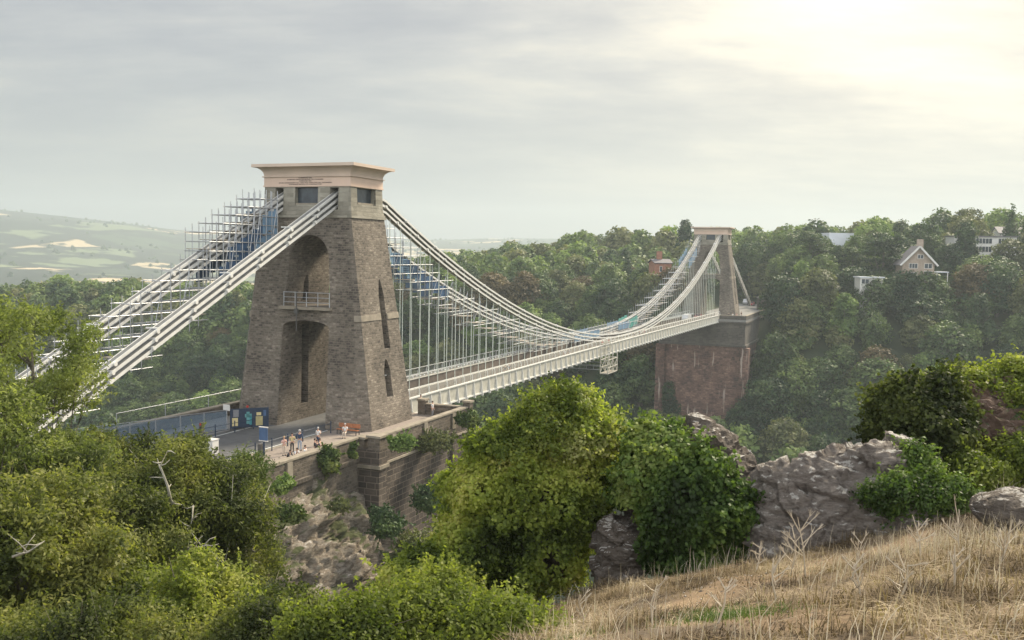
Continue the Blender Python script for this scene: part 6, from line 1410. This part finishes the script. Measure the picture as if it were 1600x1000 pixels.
# joints of a standing adult, 1.72 m, facing -y
def pose(kind):
    J = dict(pelvis=(0, 0, .92), waist=(0, 0, 1.08), chest=(0, -.01, 1.28), neck=(0, 0, 1.46), headb=(0, -.01, 1.54), head=(0, -.02, 1.63), crown=(0, 0, 1.71),
             lsh=(.18, 0, 1.41), rsh=(-.18, 0, 1.41), lel=(.24, .03, 1.13), rel=(-.24, .03, 1.13), lwr=(.24, -.06, .89), rwr=(-.24, -.06, .89), lha=(.24, -.09, .80), rha=(-.24, -.09, .80),
             lhip=(.09, 0, .88), rhip=(-.09, 0, .88), lkn=(.10, -.02, .48), rkn=(-.10, -.02, .48), lan=(.11, .02, .08), ran=(-.11, .02, .08), lto=(.12, -.14, .03), rto=(-.12, -.14, .03))
    def mv(**k): J.update(k)
    if kind == 'walk': mv(lkn=(.10, -.16, .50), lan=(.10, -.24, .09), lto=(.10, -.40, .04), rkn=(-.10, .04, .48), ran=(-.10, .26, .14), rto=(-.10, .14, .03), lel=(.24, .12, 1.16), lwr=(.23, .16, .92), lha=(.23, .16, .83), rel=(-.24, -.06, 1.14), rwr=(-.22, -.24, .98), rha=(-.21, -.31, .93))
    if kind == 'lean': mv(chest=(0, -.10, 1.22), neck=(0, -.20, 1.36), headb=(0, -.23, 1.43), head=(0, -.27, 1.51), crown=(0, -.26, 1.60), lsh=(.18, -.17, 1.32), rsh=(-.18, -.17, 1.32), lel=(.24, -.30, 1.10), rel=(-.24, -.30, 1.10), lwr=(.14, -.50, 1.10), rwr=(-.14, -.50, 1.10), lha=(.08, -.57, 1.12), rha=(-.08, -.57, 1.12))
    if kind == 'phone': mv(lel=(.25, -.02, 1.14), rel=(-.25, -.02, 1.14), lwr=(.12, -.24, 1.26), rwr=(-.12, -.24, 1.26), lha=(.06, -.30, 1.33), rha=(-.06, -.30, 1.33))
    if kind == 'pocket': mv(lel=(.27, .08, 1.14), rel=(-.27, .08, 1.14), lwr=(.20, -.03, .94), rwr=(-.20, -.03, .94), lha=(.16, -.08, .88), rha=(-.16, -.08, .88))
    if kind == 'sit':
        for k in J: x, y, z = J[k]; J[k] = (x, y+.12, z-.40)
        mv(lhip=(.09, .10, .50), rhip=(-.09, .10, .50), lkn=(.11, -.34, .50), rkn=(-.11, -.34, .50), lan=(.11, -.36, .08), ran=(-.11, -.36, .08), lto=(.12, -.52, .03), rto=(-.12, -.52, .03), lel=(.24, .06, .76), rel=(-.24, .06, .76), lwr=(.14, -.16, .66), rwr=(-.14, -.16, .66), lha=(.08, -.24, .64), rha=(-.08, -.24, .64))
    if kind == 'floor':
        for k in J: x, y, z = J[k]; J[k] = (x, y+.1, z-.80)
        mv(lhip=(.10, .05, .11), rhip=(-.10, .05, .11), lkn=(.16, -.34, .42), rkn=(-.16, -.34, .40), lan=(.12, -.60, .08), ran=(-.12, -.60, .08), lto=(.12, -.74, .04), rto=(-.12, -.74, .04), lel=(.24, -.10, .36), rel=(-.24, -.10, .36), lwr=(.16, -.32, .46), rwr=(-.16, -.32, .44), lha=(.10, -.38, .46), rha=(-.10, -.38, .44))
    return {k: Vector(v) for k, v in J.items()}
RAD = dict(pelvis=(.15, .105), waist=(.125, .09), chest=(.155, .105), neck=.055, headb=.062, head=(.078, .092), crown=.05, lsh=.062, rsh=.062, lel=.042, rel=.042, lwr=.028, rwr=.028, lha=.033, rha=.033, lhip=.085, rhip=.085, lkn=.058, rkn=.058, lan=.04, ran=.04, lto=.035, rto=.035)
EDG = [('pelvis', 'waist'), ('waist', 'chest'), ('chest', 'neck'), ('neck', 'headb'), ('headb', 'head'), ('head', 'crown'), ('chest', 'lsh'), ('chest', 'rsh'), ('lsh', 'lel'), ('rsh', 'rel'), ('lel', 'lwr'), ('rel', 'rwr'), ('lwr', 'lha'), ('rwr', 'rha'),
       ('pelvis', 'lhip'), ('pelvis', 'rhip'), ('lhip', 'lkn'), ('rhip', 'rkn'), ('lkn', 'lan'), ('rkn', 'ran'), ('lan', 'lto'), ('ran', 'rto')]
def sub_skin(J, names, grow, edges=EDG, rootn='pelvis', ends={}):
    nm = [n for n in names]; V_ = [J[n] if n not in ends else ends[n] for n in nm]; E_ = [(nm.index(a), nm.index(b)) for a, b in edges if a in nm and b in nm]
    R_ = []
    for n in nm:
        r = RAD[n]; R_.append(tuple(x+grow for x in r) if isinstance(r, tuple) else (r+grow, r+grow))
    return skin_mesh(V_, E_, R_, nm.index(rootn))
PROTO = {}
for kd in ('stand', 'walk', 'lean', 'phone', 'pocket', 'sit', 'floor'):
    J = pose(kd); body = sub_skin(J, list(RAD), 0.0)
    # nose, ears and fingers are worked into the same body mesh
    import bmesh as bmm
    ex = MB(); H_ = J['head']; ex.tube([H_+Vector((0, -.07, .0)), H_+Vector((0, -.108, -.015))], [.018, .01], 5)
    for sg in (1, -1):
        ex.tube([H_+Vector((sg*.07, .0, .02)), H_+Vector((sg*.092, .01, -.01))], [.012, .022], 5)
        w = J['lwr' if sg > 0 else 'rwr']; h = J['lha' if sg > 0 else 'rha']; d = (h-w).normalized(); sd = d.cross(Vector((0, 1, 0.3))).normalized()
        for q in range(4): a = h+sd*(q-1.5)*.018; ex.tube([a, a+d*.045, a+d*(.078-.006*abs(q-1.4))+Vector((0, -.012, 0))], [.009, .008, .006], 5)
        ex.tube([h-d*.03+sd*.03*sg, h+sd*.045*sg+d*.015], [.011, .008], 5)
    bm = bmm.new(); bm.from_mesh(body); em = ex.mesh('x', M['skin'], smooth=True); bm.from_mesh(em); bm.to_mesh(body); bm.free(); D.meshes.remove(em)
    cuff = {'lel': J['lsh'].lerp(J['lel'], .8), 'rel': J['rsh'].lerp(J['rel'], .8)}
    shirt = sub_skin(J, ['pelvis', 'waist', 'chest', 'neck', 'lsh', 'rsh', 'lel', 'rel'], .014, ends={**cuff, 'neck': J['chest'].lerp(J['neck'], .62), 'pelvis': J['pelvis'].lerp(J['waist'], .25)})
    longs = sub_skin(J, ['pelvis', 'waist', 'chest', 'neck', 'lsh', 'rsh', 'lel', 'rel', 'lwr', 'rwr'], .014, ends={'neck': J['chest'].lerp(J['neck'], .62), 'pelvis': J['pelvis'].lerp(J['waist'], .2)})
    trou = sub_skin(J, ['pelvis', 'waist', 'lhip', 'rhip', 'lkn', 'rkn', 'lan', 'ran'], .012, ends={'waist': J['pelvis'].lerp(J['waist'], .45)})
    hr = MB(); hc = J['head']+Vector((0, .018, .035)); hr.ball(hc, .108, 12, 1.0); hair = hr.mesh('hair', M['cloth_hair_dark'], smooth=True)
    for v in hair.vertices:
        if v.co.y < hc.y-.02 and v.co.z < hc.z+.02: v.co.y = hc.y+.0
        if v.co.z < hc.z-.07: v.co.z = hc.z-.07
    sh_ = MB()
    for a, t in (('lan', 'lto'), ('ran', 'rto')): sh_.tube([J[a]+Vector((0, .05, -.035)), J[a].lerp(J[t], .5)+Vector((0, 0, -.01)), J[t]], [.045, .052, .036], 7)
    PROTO[kd] = dict(body=body, shirt=shirt, longs=longs, trousers=trou, hair=hair, shoes=sh_.mesh('shoes', M['cloth_black'], smooth=True))
for kd in PROTO:
    for n, me in PROTO[kd].items():
        if not me.materials: me.materials.append(M['skin'])
        me.polygons.foreach_set('use_smooth', [True]*len(me.polygons))
def person(label, s, o, z, face, kd, top, bot, hair='hair_dark', skin='skin', long_=False, h=1.0):
    """face: bridge-frame heading in degrees (0 looks back along the bridge towards the approach)"""
    x, y = SO(s, o); P = PROTO[kd]; b = link('person', P['body'], None, (x, y, z), -YAW+math.radians(face)); b.scale = (h, h, h)
    def setm(ob, mt): ob.material_slots[0].link = 'OBJECT'; ob.material_slots[0].material = M[mt]
    setm(b, skin); c = link('jacket' if long_ else 'shirt', P['longs' if long_ else 'shirt'], b); setm(c, 'cloth_'+top); c = link('trousers', P['trousers'], b); setm(c, 'cloth_'+bot)
    c = link('hair', P['hair'], b); setm(c, 'cloth_'+hair); link('shoes', P['shoes'], b); tag(b, label, 'person', 'people on the bridge and terrace'); return b
person('person in dark clothes leaning on the parapet beside the blue sign', -21.2, 10.6, 0, 90, 'lean', 'black', 'black', long_=True)
person('person in white top leaning on the parapet below the blue sign', -20.2, 10.6, 0, 80, 'lean', 'white', 'white', h=.98)
person('woman in pale pink top standing on the footway with dark haired companions', -17.1, 7.3, 0, 60, 'phone', 'pink', 'beige', 'hair_blond', h=.97)
person('person in white shirt crouched low by the parapet coping', -18.0, 10.2, 0, 100, 'sit', 'white', 'black')
person('woman in yellow top facing the group on the footway', -15.5, 7.0, 0, 30, 'pocket', 'yellow', 'black', h=.96)
person('tall grey haired man in dark jacket and light jeans', -14.8, 7.3, 0, 200, 'pocket', 'navy_c', 'lightdenim', 'hair_grey', long_=True, h=1.08)
person('person in black sitting on the ground left of the seated pair', -15.2, 9.3, 0, 120, 'sit', 'black', 'black', long_=True)
person('dark haired person in black seated by the wall, nearest the wall corner', -14.0, 8.6, 0, 60, 'floor', 'black', 'black', long_=True)
person('dark haired person in brown seated beside the wall at the end of the group', -13.3, 8.5, 0, 100, 'floor', 'tan', 'black')
person('man in white shirt and dark trousers walking alone near the bench', -12.4, 7.6, 0, 170, 'phone', 'white', 'navy_c', 'hair_grey')
person('person in white sitting near right end of the bench by the corner pedestal', -7.9, 7.6, 0, 20, 'sit', 'white', 'beige', 'hair_grey')
person('person in white top standing by the wall beyond the tower', 6.0, 9.8, 0, 90, 'stand', 'white', 'grey')
person('person behind with dark hair and pale top near the end wall', 8.6, 7.0, .15, 100, 'stand', 'pink', 'black')
for i, (s, lb, kd, tp, bt) in enumerate([(40.2, 'left walker of the pair on the near deck footway', 'walk', 'black', 'denim'), (41.6, 'right walker of the pair on the near deck footway', 'walk', 'navy_c', 'black'),
        (66, 'walker in white top on the deck footway before mid span', 'walk', 'white', 'denim'), (68.2, 'dark topped walker just right of the white topped one on the deck', 'stand', 'grey', 'black'),
        (87.3, 'worker in red jacket at mid span, left of the pair', 'stand', 'red', 'black'), (91.5, 'worker in red jacket and pale hat at mid span, right of the pair', 'stand', 'red', 'black'),
        (110, 'dark figure walking beyond mid span, left of the three', 'walk', 'black', 'black'), (114, 'dark figure walking beyond mid span, middle of the three', 'walk', 'navy_c', 'black'), (118, 'figure in red walking beyond mid span, right of the three', 'walk', 'red', 'black')]):
    person(lb, s, 3.9, zd(s)+.12, (0 if i % 2 else 180), kd, tp, bt, 'hair_grey' if 'pale hat' in lb else 'hair_dark')
for i, (s, o, lb, tp) in enumerate([(205, 8.4, 'person in white at the parapet right of the far tower foot', 'white'), (204.5, 7.3, 'person in black left of the white clad one by far tower foot', 'black'), (206, 9.4, 'person in pink at the parapet right of the far tower foot', 'pink'), (213.5, 9.6, 'person in dark clothes standing back near the far tower corner', 'black')]):
    person(lb, s, o, -1.1, 10, 'stand', tp, 'grey' if i else 'pink')
# ---------------------------------------------------------------- the summer haze
hm, nt, b = newmat('haze_air'); nt.nodes.remove(b)
pv = N_(nt, 'ShaderNodeVolumePrincipled'); pv.inputs['Color'].default_value = (0.66, 0.745, 0.80, 1); pv.inputs['Density'].default_value = 0.00027; pv.inputs['Anisotropy'].default_value = 0.25
L_(nt, pv.outputs[0], nt.nodes['Material Output'].inputs['Volume'])
hb = MB().box(-3600, 3600, -200, 5200, -140, 240).mesh('haze', hm)
hz_ = link('haze', hb); tag(hz_, kind='stuff')
cleanup_props()
print('objects', len(D.objects), 'meshes', len(D.meshes))
